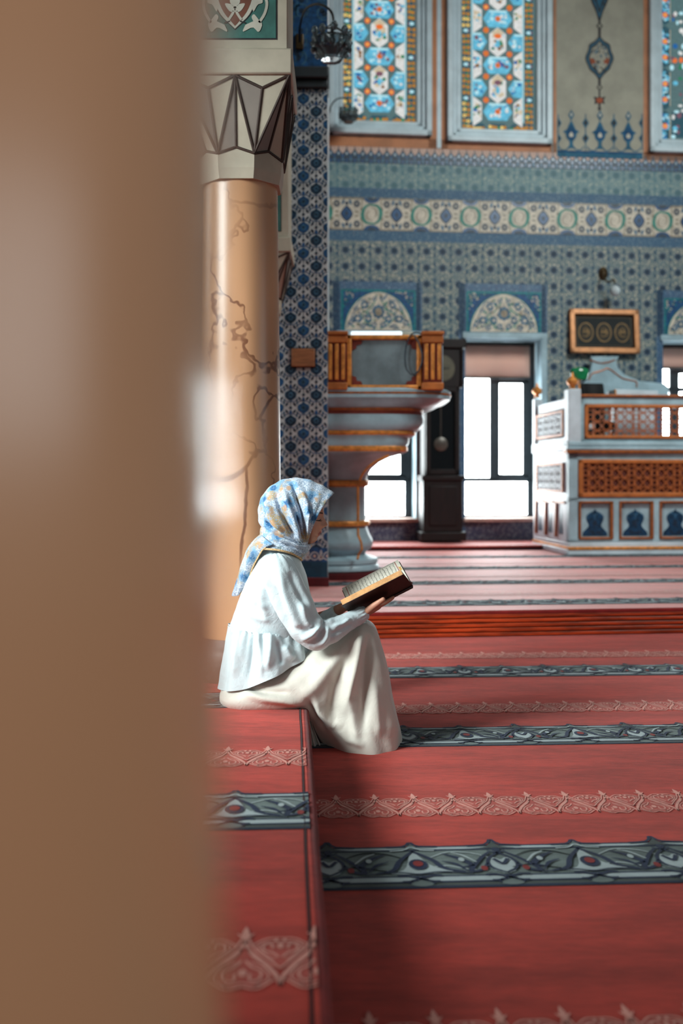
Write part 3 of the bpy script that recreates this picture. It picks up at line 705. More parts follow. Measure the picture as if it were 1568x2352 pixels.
# ================================================================= dais along the wall
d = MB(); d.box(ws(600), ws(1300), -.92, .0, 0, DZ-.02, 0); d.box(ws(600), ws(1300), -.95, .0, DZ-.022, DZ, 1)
tag(d.build('floor_dais', [mat('dais_dark_side', (44, 46, 56), .6), C_RED_WASH], M=MW, bevel=.008), kind='structure')  # dais top shares the red lightened for window wash

# ================================================================= tiled pier
PY = 7.65
px0, px1 = (560-CX)*PY/F, (752-CX)*PY/F
pr = MB(); pr.box(px0, px1, PY, PY+1.0, ZU, 8.2)
def zP(py, d=PY): return H-(py-YH)*d/F
tag(pr.build('wall_left', M_TWHITE), kind='structure')
fp = lambda u, v, h: (u, PY-h, v)
pp_ = Paint(fp, .001, lims=[(1, 0, px1), (-1, 0, -px0), (0, 1, zP(168)), (0, -1, -zP(1262))])
cw, chh = .0985, .198
x = px1+.012; k = 0
OG = curve2([(0, 1.0), (.35, .72), (.95, .35), (.9, -.35), (.4, -.75), (0, -1.0)], 14)
OG = OG+[(-a, b) for a, b in OG[::-1][1:-1]]
while x > px0-.1:
    z = zP(1262)-.1+(chh/2 if k % 2 else 0)
    while z < zP(160)+.2:
        pp_.poly([(x+u*.046, z+v*.049) for u, v in OG], M_TBLUE2, 2); pp_.poly([(x+u*.040, z+v*.043) for u, v in OG], M_TNAVY if k % 2 else M_TBLUE, 3)
        pp_.ell(x, z, .02, .022, M_TBLUE2, 4, 14, 0, 6, .3); pp_.ell(x, z, .010, .011, M_TNAVY, 5, 8)
        for s in (-1, 1):
            for q in (-1, 1):
                pp_.leaf((x+s*.020, z+q*.058), (x+s*.041, z+q*.088), .009, M_TNAVY, 2, 5); pp_.line([(x+s*.004, z+q*.052), (x+s*.026, z+q*.052), (x+s*.049, z+q*.034)], .006, M_TBLUE, 1.5)
                pp_.leaf((x+s*.046, z+q*.022), (x+s*.052, z+q*.062), .006, M_TBLUE2, 2, 4)
        pp_.leaf((x, z+.048), (x, z+.085), .012, M_TBLUE, 2, 5); pp_.ell(x, z+.100, .012, .010, M_TNAVY, 2.2, 8); pp_.line([(x, z+.05), (x, z+.15)], .004, M_TNAVY, 1.4)
        z += chh
    x -= cw; k += 1
pp_.lims = [(1, 0, px1), (-1, 0, -px0)]
za, zb_ = zP(1290), zP(1258); pp_.rect(px0, px1, za, zb_, M_TBLUE, 6)
x = px1-.05
while x > px0:
    m = (za+zb_)/2-.01
    pp_.ell(x, m-.012, .024, .02, M_TWHITE, 7, 12, 0, 3, .2); pp_.leaf((x, m), (x, m+.05), .012, M_TWHITE, 7, 5); pp_.arc(x+.05, m, .03, 0, pi*2, .009, M_TWHITE, 7, 12); pp_.ell(x+.05, m, .012, .014, M_PINKP, 7.5, 8); pp_.ell(x, m-.01, .008, .008, M_OXBLOOD, 8, 6)
    x -= .1
pp_.rect(px0, px1, zP(1326), za, M_PLINTH, 6)
# painted crown of the pier above the ledge
pp_.rect(px0, px1, zP(165), 5.2, M_TBLUE, 2)
rr = random.Random(4)
for _ in range(34):
    x, z = rr.uniform(px1-.42, px1), rr.uniform(zP(150), 4.8); pp_.arc(x, z, rr.uniform(.03, .06), rr.uniform(0, 6), rr.uniform(6, 10), .012, M_TBLUE2, 3, 10); pp_.ell(x, z, .02, .02, M_TNAVY, 3.4, 8)
tag(pp_.build('trim_8'), kind='structure')
b = MB(); b.box(px0-.02, px1+.012, PY-.06, PY+.2, zP(185), zP(158), 0); b.box(px0, px1+.006, PY-.03, PY+.2, zP(205), zP(185), 0)
tag(b.build('trim_9', mat('dark_ledge', (26, 34, 40), .6), bevel=.012), kind='structure')
b = MB(); b.box(px0, px1+.01, PY-.03, PY, ZU, zP(1326)); tag(b.build('baseboard_left', mat('dark_red_felt', (84, 18, 24), .9), bevel=.006), kind='structure')
# little wooden plaque on the pier
b = empty('wall_plaque'); pc_ = P(696, 822, PY); b.location = pc_; tag(b, 'small plain wooden plaque fixed to the blue tiled pier', 'plaque')
MB().box(-.090, .090, -.020, 0, -.070, .070).build('board', mat('plaque_wood', (150, 96, 62), .5, var=.12, scale=8, stretch=(1, 1, 8)), b, bevel=.006)
MB().box(-.096, .096, -.010, 0, -.076, .076).build('backing_frame', M_DKWOOD, b, bevel=.003)

# ================================================================= columns
def column(root, X, Y, r, zt, half, top, detail=True, veins=None):
    pr = lambda mb, n, m, **k: mb.build(n, m, root, **k)
    zc, zb, zT, za = zt+.085, zt+.085, zt+.385, zt+.49          # collar, capital foot, capital top, abacus top
    s = MB(); s.lathe([(r*1.06, ZU+.0), (r*1.05, ZU+.5), (r*1.02, ZU+1.2), (r*.96, zt)], 64, (X, Y, 0)); pr(s, 'shaft', M_COL)
    s = MB(); s.lathe([(r*1.3, ZU), (r*1.3, ZU+.10), (r*1.2, ZU+.13), (r*1.12, ZU+.15), (r*1.08, ZU+.17)], 48, (X, Y, 0)); pr(s, 'base', mat('brown_base', (110, 72, 52), .5))
    o8 = lambda rr, z, ph=pi/8: [Vector((X+rr*sin(ph+k*pi/4), Y-rr*cos(ph+k*pi/4), z)) for k in range(8)]
    R8 = r*1.19
    B = o8(R8, zb); A = [Vector((X+R8*cos(pi/8)*sin(k*pi/4), Y-R8*cos(pi/8)*cos(k*pi/4), zb+.025)) for k in range(8)]
    h = half*.945
    T = [Vector((X+h*a, Y+h*b, zT)) for a, b in ((0,-1),(1,-1),(1,0),(1,1),(0,1),(-1,1),(-1,0),(-1,-1))]
    V = [Vector((X+h*a, Y+h*b, zT-.05)) for a, b in ((.5,-.98),(.98,-.5),(.98,.5),(.5,.98),(-.5,.98),(-.98,.5),(-.98,-.5),(-.5,-.98))]
    s = MB(); s.loft([[v for v in o8(R8*.93, zt-.012)], [v for v in o8(R8*.98, zt+.03)], B], cap=True); pr(s, 'collar', M_CREAM, smooth=0)
    s = MB(); ln = MB()
    for k in range(8):
        T1, B0 = T[(k+1) % 8], B[k-1]
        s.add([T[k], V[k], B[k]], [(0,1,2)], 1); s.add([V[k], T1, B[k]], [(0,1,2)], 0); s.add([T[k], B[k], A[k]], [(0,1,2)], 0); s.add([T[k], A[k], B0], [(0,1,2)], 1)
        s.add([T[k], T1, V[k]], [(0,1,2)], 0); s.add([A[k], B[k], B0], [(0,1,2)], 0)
        for p_, q_ in ((T[k],V[k]),(V[k],T1),(V[k],B[k]),(T[k],B[k]),(T1,B[k]),(T[k],A[k]),(A[k],B[k]),(A[k],B0)): ln.tube([p_, q_], .0062, 6)
    s.add(T, [tuple(range(8))], 0)
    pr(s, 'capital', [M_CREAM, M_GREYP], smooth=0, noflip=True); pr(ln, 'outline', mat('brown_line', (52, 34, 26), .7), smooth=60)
    pr(MB().box(X-half, X+half, Y-half, Y+half, zT, za), 'abacus', M_CREAM, bevel=.008)
    sp = half*.92
    pr(MB().box(X-sp, X+sp, Y-sp, Y+sp, za, top), 'springer', M_CREAM, bevel=.006)
    q = Paint(lambda u, v, hh: (X+u, Y-sp-hh, v), .0012); hw = half*.71; z0 = za+.045
    q.rect(-hw-.006, hw+.006, z0-.006, top-.1, M_OUT, 1); q.rect(-hw, hw, z0, top-.1, M_TEAL, 2)
    k_ = half/.259; U = lambda pts, n=20: [((a-548)/508*k_, z0+(122-b_)/508*k_) for a, b_ in curve2(pts, n)]
    q.poly(U([(548, 104), (585, 66), (598, 20), (590, -40), (548, -80), (506, -40), (498, 20), (511, 66), (548, 104)], 36)[:-1], M_OUT, 3); q.poly(U([(548, 101), (583, 65), (595, 20), (588, -40), (548, -78), (508, -40), (501, 20), (513, 65), (548, 101)], 36)[:-1], M_WHITEP, 3.5)
    q.poly(U([(548, 95), (576, 60), (588, 20), (575, -15), (548, -30), (521, -15), (508, 20), (520, 60), (548, 95)], 36)[:-1], M_RUST, 4)
    q.poly(U([(548, 18), (558, 30), (559, 42), (548, 52), (537, 42), (538, 30), (548, 18)], 20)[:-1], M_WHITEP, 5); q.poly(U([(541, -8), (548, 6), (555, -8), (548, -20)], 12), M_ORANGE, 5)
    for sg in (-1, 1):
        m = lambda pts: [(548+sg*(a-548), b_) for a, b_ in pts]
        q.poly(U(m([(549, 54), (556, 46), (571, 44), (562, 60), (552, 64)]), 14), M_WHITEP, 5); q.line(U(m([(548, 52), (553, 66), (562, 80)]), 8), .010, M_WHITEP, 5)
        q.poly(U(m([(588, -20), (600, 0), (603, 14), (612, 40), (600, 46), (590, 62), (586, 40)]), 18), M_WHITEP, 3.8); q.poly(U(m([(606, 0), (618, 10), (630, 8), (624, -10), (610, -14)]), 12), M_WHITEP, 3.8)
        q.line(U(m([(603, 10), (616, 26), (621, 44), (616, 66), (604, 86)]), 14), .011, M_WHITEP, 3.8)
        q.poly(U(m([(590, 84), (586, 74), (592, 68), (602, 80), (610, 90), (606, 104), (600, 108), (588, 98), (566, 108), (572, 92)]), 26), M_WHITEP, 3.8)
        q.line(U(m([(572, 88), (560, 84)]), 3), .006, M_OUT, 3.9)
    q.build('painted_panel', root)
    return root
c1 = tag(empty('marble_column', (-.464, 4.75, ZU)), 'tan veined marble column with faceted capital right behind the seated woman', 'column')
c1.location = (0, 0, 0); column(c1, (552-CX)*4.2/F, 4.2, .163, H+(YH-402)*4.03/F, .230, 6.2)
c2 = tag(empty('marble_column'), 'further marble column, only a sliver of its capital visible beside the tiled pier', 'column')
Xc2 = (586-CX)*6.95/F; column(c2, Xc2, 7.15, .155, .98+(1100-705)*7.0/F-.02, .252, 6.2)
c3 = tag(empty('marble_column'), 'out of focus tan marble column close in front, filling the left edge', 'column')
a3 = radians(-36.5)
s = MB(); s.lathe([(.19, ZU+.1), (.19, ZU+.6), (.187, 1.4), (.184, 2.4)], 96, (.381*sin(a3), .381*cos(a3), 0)); s.build('shaft', M_COL_NEAR, c3)
s = MB(); s.lathe([(.24, ZU), (.24, ZU+.08), (.215, ZU+.12), (.2, ZU+.15)], 64, (.381*sin(a3), .381*cos(a3), 0)); s.build('base', bpy.data.materials['brown_base'], c3)
s = MB(); s.lathe([(.19, 2.39), (.22, 2.45), (.25, 2.75), (.25, 2.86)], 8, (.381*sin(a3), .381*cos(a3), 0)); s.build('capital', M_CREAM, c3, smooth=0)
s = MB(); s.box(-.48, .02, .05, .55, 2.86, 6.2); s.build('springer', M_CREAM, c3)

for c_ in (c1, c2, c3): c_['group'] = 'tan marble columns'
# ================================================================= marble pulpit
PX, PD = (773-CX)*8.45/F, 8.45
pul = tag(empty('pulpit', (0, 0, 0)), 'grey marble pulpit on a round stem with gilded balustrade, beside the tiled pier', 'pulpit')
def zq(py, d): return H-(py-YH)*d/F
ex = lambda r, z: (1, min(1, .36/r+.32) if r > .36 else 1, 2+3.0*max(0, min(1, (r-.36)/.2)))
def prof(pts): return [((x-773)*(8.35 if y > 1100 else 8.15)/F, zq(y, 8.15 if y > 1100 else 7.95)) for x, y in pts]
def pl(pts, name, m, n=56): return MB().lathe(prof(pts), n, (PX, PD, 0), ex=ex).build(name, m, pul, smooth=40)
pl([(868, 1340), (873, 1337), (873, 1318), (868, 1315)], 'felt_skirt', bpy.data.materials['dark_red_felt'])
pl([(866, 1317), (872, 1312), (871, 1304), (866, 1299), (869, 1296), (868, 1288), (858, 1284), (845, 1281), (840, 1276), (841, 1272), (852, 1266), (857, 1254), (856, 1244), (848, 1228), (843, 1212)], 'base', M_MARBLE)
pl([(843, 1212), (850, 1209), (851, 1203), (849, 1199), (840, 1197)], 'gilded_ring', M_GOLD)
pl([(840, 1212), (840, 1110)], 'stem', M_MARBLE)
pl([(840, 1119), (848, 1116), (849, 1108), (846, 1103), (840, 1101)], 'gilded_ring', M_GOLD)
pl([(843, 1104), (847, 1092), (856, 1076), (874, 1060), (900, 1047), (932, 1038), (936, 1034)], 'cove', M_MARBLE)
pl([(934, 1037), (938, 1034), (938, 1026), (934, 1022)], 'gilded_band', M_GOLD)
pl([(936, 1024), (941, 1016), (942, 1004), (952, 999)], 'lower_course', M_MARBLE)
pl([(950, 1000), (956, 997), (956, 990), (952, 986)], 'gilded_band', M_GOLD)
pl([(952, 990), (966, 984), (974, 972), (975, 960), (972, 952)], 'torus_course', M_MARBLE)
pl([(968, 956), (972, 950), (972, 944)], 'red_band', M_OXBLOOD); pl([(970, 946), (974, 942), (974, 936), (970, 932)], 'gilded_band', M_GOLD_D)
pl([(972, 938), (990, 934), (1010, 926), (1025, 918), (1034, 916), (1036, 908), (1034, 903)], 'cornice', M_MARBLE)
pl([(1030, 910), (1037, 908), (1037, 904), (1030, 902)], 'gilded_band', M_GOLD_D)
pl([(1034, 905), (1036, 898), (1028, 894), (1000, 893)], 'ledge', M_MARBLE)
g = MB(); g.tube([P(822, y, 8.10) for y in (1198, 1150, 1117)], .011, 8); g.tube([P(822, y, 8.09) for y in (1212, 1228)]+[P(829, 1246, 8.07), P(831, 1262, 8.07), P(823, 1274, 8.10), P(821, 1284, 8.07)], .010, 8); g.build('gilded_bead', M_GOLD, pul)
g = MB(); g.tube([P(826, 1102, 8.08), P(833, 1088, 8.05), P(846, 1072, 7.99), P(866, 1058, 7.93), P(892, 1046, 7.88)], .010, 8); g.build('gilded_bead', M_GOLD, pul)
# balustrade: a box with panels between fluted pilasters
YB = 7.84; sX = YB/F
X = lambda px: (px-CX)*sX
zz_ = lambda py: H-(py-YH)*sX
hb = MB()
x0b, x1b = 2*PX-X(1013), X(1013)
hb.box(x0b, x1b, YB+.02, YB+.10, zz_(894), zz_(772)); hb.box(x1b-.06, x1b+.02, YB+.06, YB+1.0, zz_(894), zz_(790)); hb.box(x0b-.02, x0b+.06, YB+.06, YB+1.0, zz_(894), zz_(790))
hb.build('parapet', M_MARBLE, pul, bevel=.01)
hb = MB(); hb.box(x0b, x1b, YB+.1, YB+.9, zz_(900), zz_(890)); hb.build('platform', M_MARBLE, pul)
mir = lambda px: 2*773-px
for xa, xb in ((795, 968), (mir(968), mir(795))):
    fr = MB(); w = .042
    a, b_, t, bt = X(xa), X(xb), zz_(770), zz_(897)
    fr.box(a, a+w, YB-.03, YB+.04, bt, t); fr.box(b_-w, b_, YB-.03, YB+.04, bt, t); fr.box(a, b_, YB-.03, YB+.04, t-w*.9, t); fr.box(a, b_, YB-.03, YB+.04, bt, bt+w)
    fr.build('gilded_panel_frame', M_GOLD, pul, bevel=.010)
    MB().box(a+w*.8, b_-w*.8, YB-.004, YB+.03, bt+w*.8, t-w*.8).build('panel', mat('panel_marble', (112, 128, 134), .42, var=.14, scale=4), pul)
    cm_p = bpy.data.materials['oxblood_paint']
    for sx, xx in ((1, a+w), (-1, b_-w)):
        for sz, z_ in ((1, bt+w), (-1, t-w)):
            MB().prism([(xx, z_), (xx+sx*.085, z_), (xx+sx*.075, z_+sz*.03), (xx+sx*.04, z_+sz*.035), (xx+sx*.035, z_+sz*.065), (xx, z_+sz*.075)], lambda u, v, h: (u, YB-.005-h, v), 0, .006).build('corner_piece', cm_p, pul)
    r_ = MB(); r_.box(a+w*.85, b_-w*.85, YB-.006, YB, bt+w*.8, bt+w*1.05); r_.build('red_fillet', M_OXBLOOD, pul)
for xc in (773, 992, mir(992)):
    a, b_ = X(xc-22), X(xc+22); q_ = MB()
    q_.box(a, b_, YB-.05, YB+.04, zz_(880), zz_(790), 1)
    for k in range(3):
        xm = a+(b_-a)*(k+.5)/3; q_.box(xm-.014, xm+.014, YB-.066, YB-.04, zz_(874), zz_(792), 0)
    q_.build('pilaster', [M_GOLD, M_OXBLOOD], pul, bevel=.005)
    MB().box(a-.008, b_+.008, YB-.065, YB+.06, zz_(790), zz_(772)).box(a-.014, b_+.014, YB-.075, YB+.06, zz_(772), zz_(763)).build('pilaster_cap', M_ORANGE, pul, bevel=.008)
    MB().box(a-.01, b_+.01, YB-.065, YB+.06, zz_(897), zz_(880)).build('pilaster_foot', M_ORANGE, pul, bevel=.008)
# things on the pulpit
cs = tag(empty('draped_chair'), 'dark teal draped chair back showing above the corner of the pulpit balustrade', 'chair')
MB().lathe([(.075, 0), (.085, .12), (.08, .24), (.06, .30), (.02, .315)], 20, (X(783), YB+.30, zz_(890)), sy=.8).build('drape', mat('teal_cloth', (10, 62, 70), .85, bump=.3, bscale=30), cs, smooth=60)
MB().box(X(783)-.07, X(783)+.07, YB+.24, YB+.36, zz_(890), zz_(890)+.05).build('seat', M_DKWOOD, cs)
lm = tag(empty('tube_lamp'), 'white fluorescent tube lamp lying along the top of the pulpit balustrade', 'lamp')
MB().box(X(806), X(925), YB+.10, YB+.16, zz_(771), zz_(756)).build('diffuser', glow('tube_light', (226, 240, 244), 1.6, .02), lm, bevel=.01)  # glowing bar added in place of the bright window above the balustrade
MB().box(X(925), X(952), YB+.10, YB+.16, zz_(771), zz_(757)).build('end_cap', M_WHITEP, lm, bevel=.01)
MB().box(X(806), X(952), YB+.09, YB+.17, zz_(774), zz_(770)).build('mount', M_GOLD_D, lm)
cb = MB(); cb.tube(catmull([(X(972), YB-.02, zz_(768)), (X(950), YB-.04, zz_(766)), (X(936), YB-.05, zz_(782)), (X(929), YB-.05, zz_(815)), (X(932), YB-.05, zz_(848)), (X(947), YB-.05, zz_(862)), (X(960), YB-.05, zz_(852)), (X(968), YB-.055, zz_(826)), (X(962), YB-.05, zz_(795)), (X(950), YB-.045, zz_(772))], 50), .006, 8)
tag(cb.build('power_cable', mat('cable_rubber', (30, 42, 54), .5)), 'black cable looped over the front panel of the pulpit', 'cable')

# ================================================================= longcase clock
ck = tag(empty('longcase_clock'), 'tall dark walnut grandfather clock standing between the pulpit and the window', 'clock')
ck.matrix_world = MW @ Matrix.Translation((0, -.45, DZ))
t_ = -.45; sc0, sc1 = W(973, 1000, t_)[0], W(1060, 1000, t_)[0]; cm_ = (sc0+sc1)/2
Wz = lambda py: W(1016, py, t_)[1]
def cb_(xa, xb, ya, yb, y0, y1, name, m, **k):
    return MB().box(W(xa, 1000, t_)[0], W(xb, 1000, t_)[0], t_+y0, t_+y1, Wz(ya), Wz(yb)).build(name, m, ck, M=MW, **k)
cb_(966, 1070, 1243, 1222, -.03, .36, 'plinth', M_DKWOOD, bevel=.012)
cb_(972, 1062, 1222, 1100, 0, .33, 'lower_case', M_DKWOOD, bevel=.008); cb_(985, 1050, 1208, 1116, -.012, .02, 'lower_panel', M_DKWOOD, bevel=.01)
cb_(968, 1066, 1104, 1092, -.02, .34, 'waist_molding', M_DKWOOD, bevel=.01)
cb_(976, 1058, 1094, 885, .06, .33, 'waist_case', M_DKWOOD, bevel=.006)
f = MB()
for xa, xb, ya, yb in ((978, 989, 1090, 890), (1045, 1056, 1090, 890), (978, 1056, 1090, 1078), (978, 1056, 900, 890)): f.box(W(xa, 1000, t_)[0], W(xb, 1000, t_)[0], t_+.0, t_+.06, Wz(ya), Wz(yb))
f.build('waist_door', M_DKWOOD, ck, M=MW, bevel=.006)
gl = NT('clock_glass'); gl.base((18, 22, 26)); gl.set(Roughness=.1, Alpha=.55)
cb_(989, 1045, 1078, 900, .030, .036, 'door_glass', gl.m)
pm = W(1013, 1020, t_)
pnd = MB(); pnd.lathe([(.002, 0), (.07, .002), (.085, .008), (.07, .016), (.002, .02)], 28); pnd.build('pendulum_bob', mat('pendulum_brass', (80, 74, 68), .35, .3), ck, M=MW @ Matrix.Translation((pm[0], t_+.028, pm[1])) @ Matrix.Rotation(pi/2, 4, 'X'))
MB().box(pm[0]-.006, pm[0]+.006, t_+.026, t_+.032, pm[1]+.06, Wz(905)).build('pendulum_rod', mat('pendulum_brass2', (66, 60, 54), .4, .4), ck, M=MW)
cb_(970, 1064, 890, 800, .0, .35, 'hood', M_DKWOOD, bevel=.008); cb_(964, 1070, 800, 778, -.03, .37, 'hood_cornice', M_DKWOOD, bevel=.014)
dm = W(1014, 846, t_)
MB().lathe([(.002, 0), (.16, 0), (.16, .01), (.002, .012)], 32).build('dial', mat('dial_face', (74, 70, 54), .5), ck, M=MW @ Matrix.Translation((dm[0], t_, dm[1])) @ Matrix.Rotation(pi/2, 4, 'X'))
h_ = MB(); h_.box(dm[0]-.006, dm[0]+.006, t_-.016, t_-.013, dm[1], dm[1]+.12); h_.box(dm[0], dm[0]+.09, t_-.016, t_-.013, dm[1]-.006, dm[1]+.006); h_.build('clock_hands', M_BLACK, ck, M=MW)
for s in (W(972, 1000, t_)[0], W(1060, 1000, t_)[0]): MB().lathe([(.02, Wz(885)), (.026, Wz(880)), (.018, Wz(872)), (.018, Wz(815)), (.026, Wz(806)), (.02, Wz(802))], 12, (s, t_-.01, 0)).build('hood_colonnette', M_DKWOOD, ck, M=MW)

# ================================================================= marble preacher's lodge at the right
ML = Matrix.Translation(P(1306, 1275, 10.7)) @ Matrix.Rotation(AB, 4, 'Z'); KD = 10.7/F     # local origin: near left bottom corner; x along the front, y towards the wall
lod = tag(empty('preacher_lodge'), 'white marble balustraded lodge with gilded lattice bands and arched niches, at the right', 'lodge')
lod.matrix_world = ML
LX = lambda px: (px-1306)*KD
LZ = lambda py: (1275-py)*KD
L2, DL = 2.3, 1.35
def part(mb, n, m, **k): return mb.build(n, m, lod, M=ML, **k)
bd = MB(); bd.box(-.02, L2, -.02, DL, 0, LZ(1262)); bd.box(0, L2, 0, DL, LZ(1262), LZ(1246)); part(bd, 'plinth', M_MARBLE_W, bevel=.01)
part(MB().box(-.012, L2, -.03, DL, LZ(1263), LZ(1256)), 'gilded_line', M_GOLD, bevel=.004)
bd = MB()                                         # front wall with openings left for niches and lattices
bd.box(0, L2, .03, .10, LZ(1246), LZ(1030)); bd.box(0, L2, 0, .06, LZ(1152), LZ(1142)); bd.box(0, L2, 0, .06, LZ(1056), LZ(1040)); bd.box(0, L2, 0, .06, LZ(1246), LZ(1238)); bd.box(0, LX(1328), 0, .06, LZ(1246), LZ(1040))
part(bd, 'front_wall', M_MARBLE, bevel=.006)
for k in range(5): part(MB().box(LX(1410+96*k), LX(1426+96*k), 0, .06, LZ(1240), LZ(1150)), 'niche_pier', M_MARBLE, bevel=.006)
wn = MB()
for k in range(10):
    a, b_ = LX(1329+96*k), LX(1410+96*k)
    if a > L2-.4: break
    f = MB(); w = .022
    f.box(a, a+w, -.02, .035, LZ(1238), LZ(1152)); f.box(b_-w*1.3, b_, -.02, .035, LZ(1238), LZ(1152)); f.box(a, b_, -.02, .035, LZ(1156), LZ(1151)); f.box(a, b_, -.02, .035, LZ(1239), LZ(1234)); part(f, 'niche_frame', M_GOLD_D, bevel=.005)
    q = Paint(lambda u, v, h: (u, .028-h, v), .0015); c = (a+b_)/2; K = KD
    pts = curve2([(-29, 8), (-28, 17), (-18, 27), (-15, 34), (-20, 45), (-20, 55), (-12, 62), (-3, 66), (0, 71), (3, 66), (12, 62), (20, 55), (20, 45), (15, 34), (18, 27), (28, 17), (29, 8)], 44)
    q.poly([(c+u*K, LZ(1240)+v*K) for u, v in pts], mat('niche_tile', (14, 50, 76), .35, var=.3, scale=30), 1)
    for s in (-1, 1): q.arc(c+s*9*K, LZ(1240)+52*K, 9*K, .4, 3.6, 2*K, M_TBLUE2, 2, 8); q.leaf((c, LZ(1240)+14*K), (c+s*18*K, LZ(1240)+20*K), 3*K, M_TNAVY, 2, 4)
    q.ell(c, LZ(1240)+38*K, 6*K, 8*K, M_TNAVY, 2, 10)
    q.build('niche', lod, M=ML)
def lattice(a, b_, z0, z1, y, name, m, per=None, M=None, fn=None):
    q = Paint(fn or (lambda u, v, h: (u, y-h, v)), .0008); hz = z1-z0; per = per or .255; k = 0; wl = .0115*hz/.35
    q.lims = [(1, 0, b_), (-1, 0, -a), (0, 1, z1), (0, -1, -z0)]
    x = a
    while x < b_+per:
        for dx in (0, .06*per/.255): q.line([(x+dx, z0), (x+dx, z1)], wl, m, 1)
        xc = x+.03*per/.255
        for j in range(4): q.arc(xc, z0+hz*(j/3), .028*per/.255, 0, 2*pi, wl*.8, m, 1.5, 10, hz*.10)
        xm = x+(.06+(.255-.06)/2)*per/.255; w2 = (.255-.06)/2*per/.255
        for s in (-1, 1):
            q.line([(xm+s*w2*(.50-.42*cos(2*pi*t/24*1.5)), z0+hz*t/24) for t in range(25)], wl, m, 1); q.line([(xm+s*w2*(.50+.42*cos(2*pi*t/24*1.5)), z0+hz*t/24) for t in range(25)], wl, m, 1.2)
        for j in range(3): q.line([(xm-w2*.3, z0+hz*(j+.5)/3), (xm+w2*.3, z0+hz*(j+.5)/3+hz*.03)], wl, m, 1.3); q.line([(xm-w2, z0+hz*(j+.5)/3), (xm-w2*.6, z0+hz*(j+.5)/3)], wl, m, 1.3); q.line([(xm+w2*.6, z0+hz*(j+.5)/3), (xm+w2, z0+hz*(j+.5)/3)], wl, m, 1.3)
        x += per
    return q.build(name, lod, M=ML, solid=.012)
M_LATT = mat('lattice_wood', (158, 84, 40), .5, var=.08)
part(MB().box(LX(1330), L2-.1, .010, .035, LZ(1140), LZ(1056)), 'lattice_backing', mat('red_brown_backing', (86, 30, 12), .7))
f = MB(); a, b_, z0, z1 = LX(1328), L2-.06, LZ(1142), LZ(1055)
f.box(a, a+.05, -.02, .04, z0, z1); f.box(b_-.05, b_, -.02, .04, z0, z1); f.box(a, b_, -.02, .04, z1-.045, z1); f.box(a, b_, -.02, .04, z0, z0+.05); part(f, 'lattice_frame', M_ORANGE, bevel=.008)
lattice(a+.05, b_-.05, z0+.05, z1-.045, -.002, 'lattice', M_LATT)
m_ = MB(); m_.box(-.03, L2, -.05, .12, LZ(1034), LZ(1026)); m_.box(-.02, L2, -.035, .12, LZ(1026), LZ(1015)); part(m_, 'molding', M_MARBLE, bevel=.012)
part(MB().box(-.036, L2, -.045, .1, LZ(1041), LZ(1033)), 'gilded_band', M_GOLD_D, bevel=.006)
u = MB(); u.box(LX(1334), L2, .02, .07, LZ(1016), LZ(1006)); u.box(LX(1334), L2, .02, .07, LZ(928), LZ(910)); u.box(LX(1334), LX(1346), .02, .07, LZ(1016), LZ(910)); part(u, 'upper_rail', M_MARBLE, bevel=.006)
f = MB(); a, b_, z0, z1 = LX(1344), L2-.06, LZ(1007), LZ(928)
f.box(a, a+.04, 0, .06, z0, z1); f.box(b_-.04, b_, 0, .06, z0, z1); f.box(a, b_, 0, .06, z1-.038, z1); f.box(a, b_, 0, .06, z0, z0+.038); part(f, 'lattice_frame', M_ORANGE, bevel=.008)
lattice(a+.04, b_-.04, z0+.038, z1-.038, .03, 'lattice', M_LATT)
part(MB().box(LX(1330), L2, -.005, .09, LZ(911), LZ(905)), 'gilded_rail', M_GOLD_D, bevel=.006)
part(MB().box(-.01, LX(1334), -.015, .13, LZ(1030), LZ(893)), 'corner_post', M_MARBLE_W, bevel=.008)
fin = lambda x, y, z, k=1: MB().lathe([(.028*k, z), (.035*k, z+.01*k), (.018*k, z+.022*k), (.05*k, z+.05*k), (.055*k, z+.075*k), (.04*k, z+.10*k), (.016*k, z+.115*k), (.012*k, z+.14*k), (.004*k, z+.16*k)], 20, (x, y, 0))
part(fin(.055, .05, LZ(893), 1.15), 'finial', M_GOLD); part(fin(.04, DL-.03, LZ(890), 1.1), 'finial', M_GOLD)
# left flank
s_ = MB(); s_.box(0, .06, .06, DL, LZ(1246), LZ(1030)); s_.box(-.02, .10, 0, DL, LZ(1034), LZ(1012)); part(s_, 'side_wall', M_MARBLE_W, bevel=.006)
part(MB().box(-.01, .09, DL-.10, DL, LZ(1030), LZ(895)), 'side_post', M_MARBLE_W, bevel=.008)
s_ = MB(); s_.box(.02, .06, .1, DL-.08, LZ(1014), LZ(1002)); s_.box(.02, .06, .1, DL-.08, LZ(935), LZ(912)); part(s_, 'side_rail', M_MARBLE_W, bevel=.006)
for z0, z1, back in ((LZ(1000), LZ(938), 1), (LZ(1132), LZ(1062), 2)):
    f = MB(); ya, yb = .16, DL-.16
    f.box(-.02, .03, ya, ya+.05, z0, z1); f.box(-.02, .03, yb-.06, yb, z0, z1); f.box(-.015, .03, ya, yb, z1-.03, z1); f.box(-.015, .03, ya, yb, z0, z0+.03); part(f, 'side_lattice_frame', M_ORANGE, bevel=.006)
    lattice(ya+.05, yb-.06, z0+.03, z1-.03, 0, 'side_lattice', M_MARBLE_W, .22, fn=lambda u, v, h: (-.006-h, u, v))
    if back: part(MB().box(*((-.004, .0) if back == 2 else (.030, .034)), ya, yb, z0, z1), 'side_backing', mat('brown_backing', (74, 54, 42), .8))  # upper panel is a dark sheet for the unlit room behind the lattice
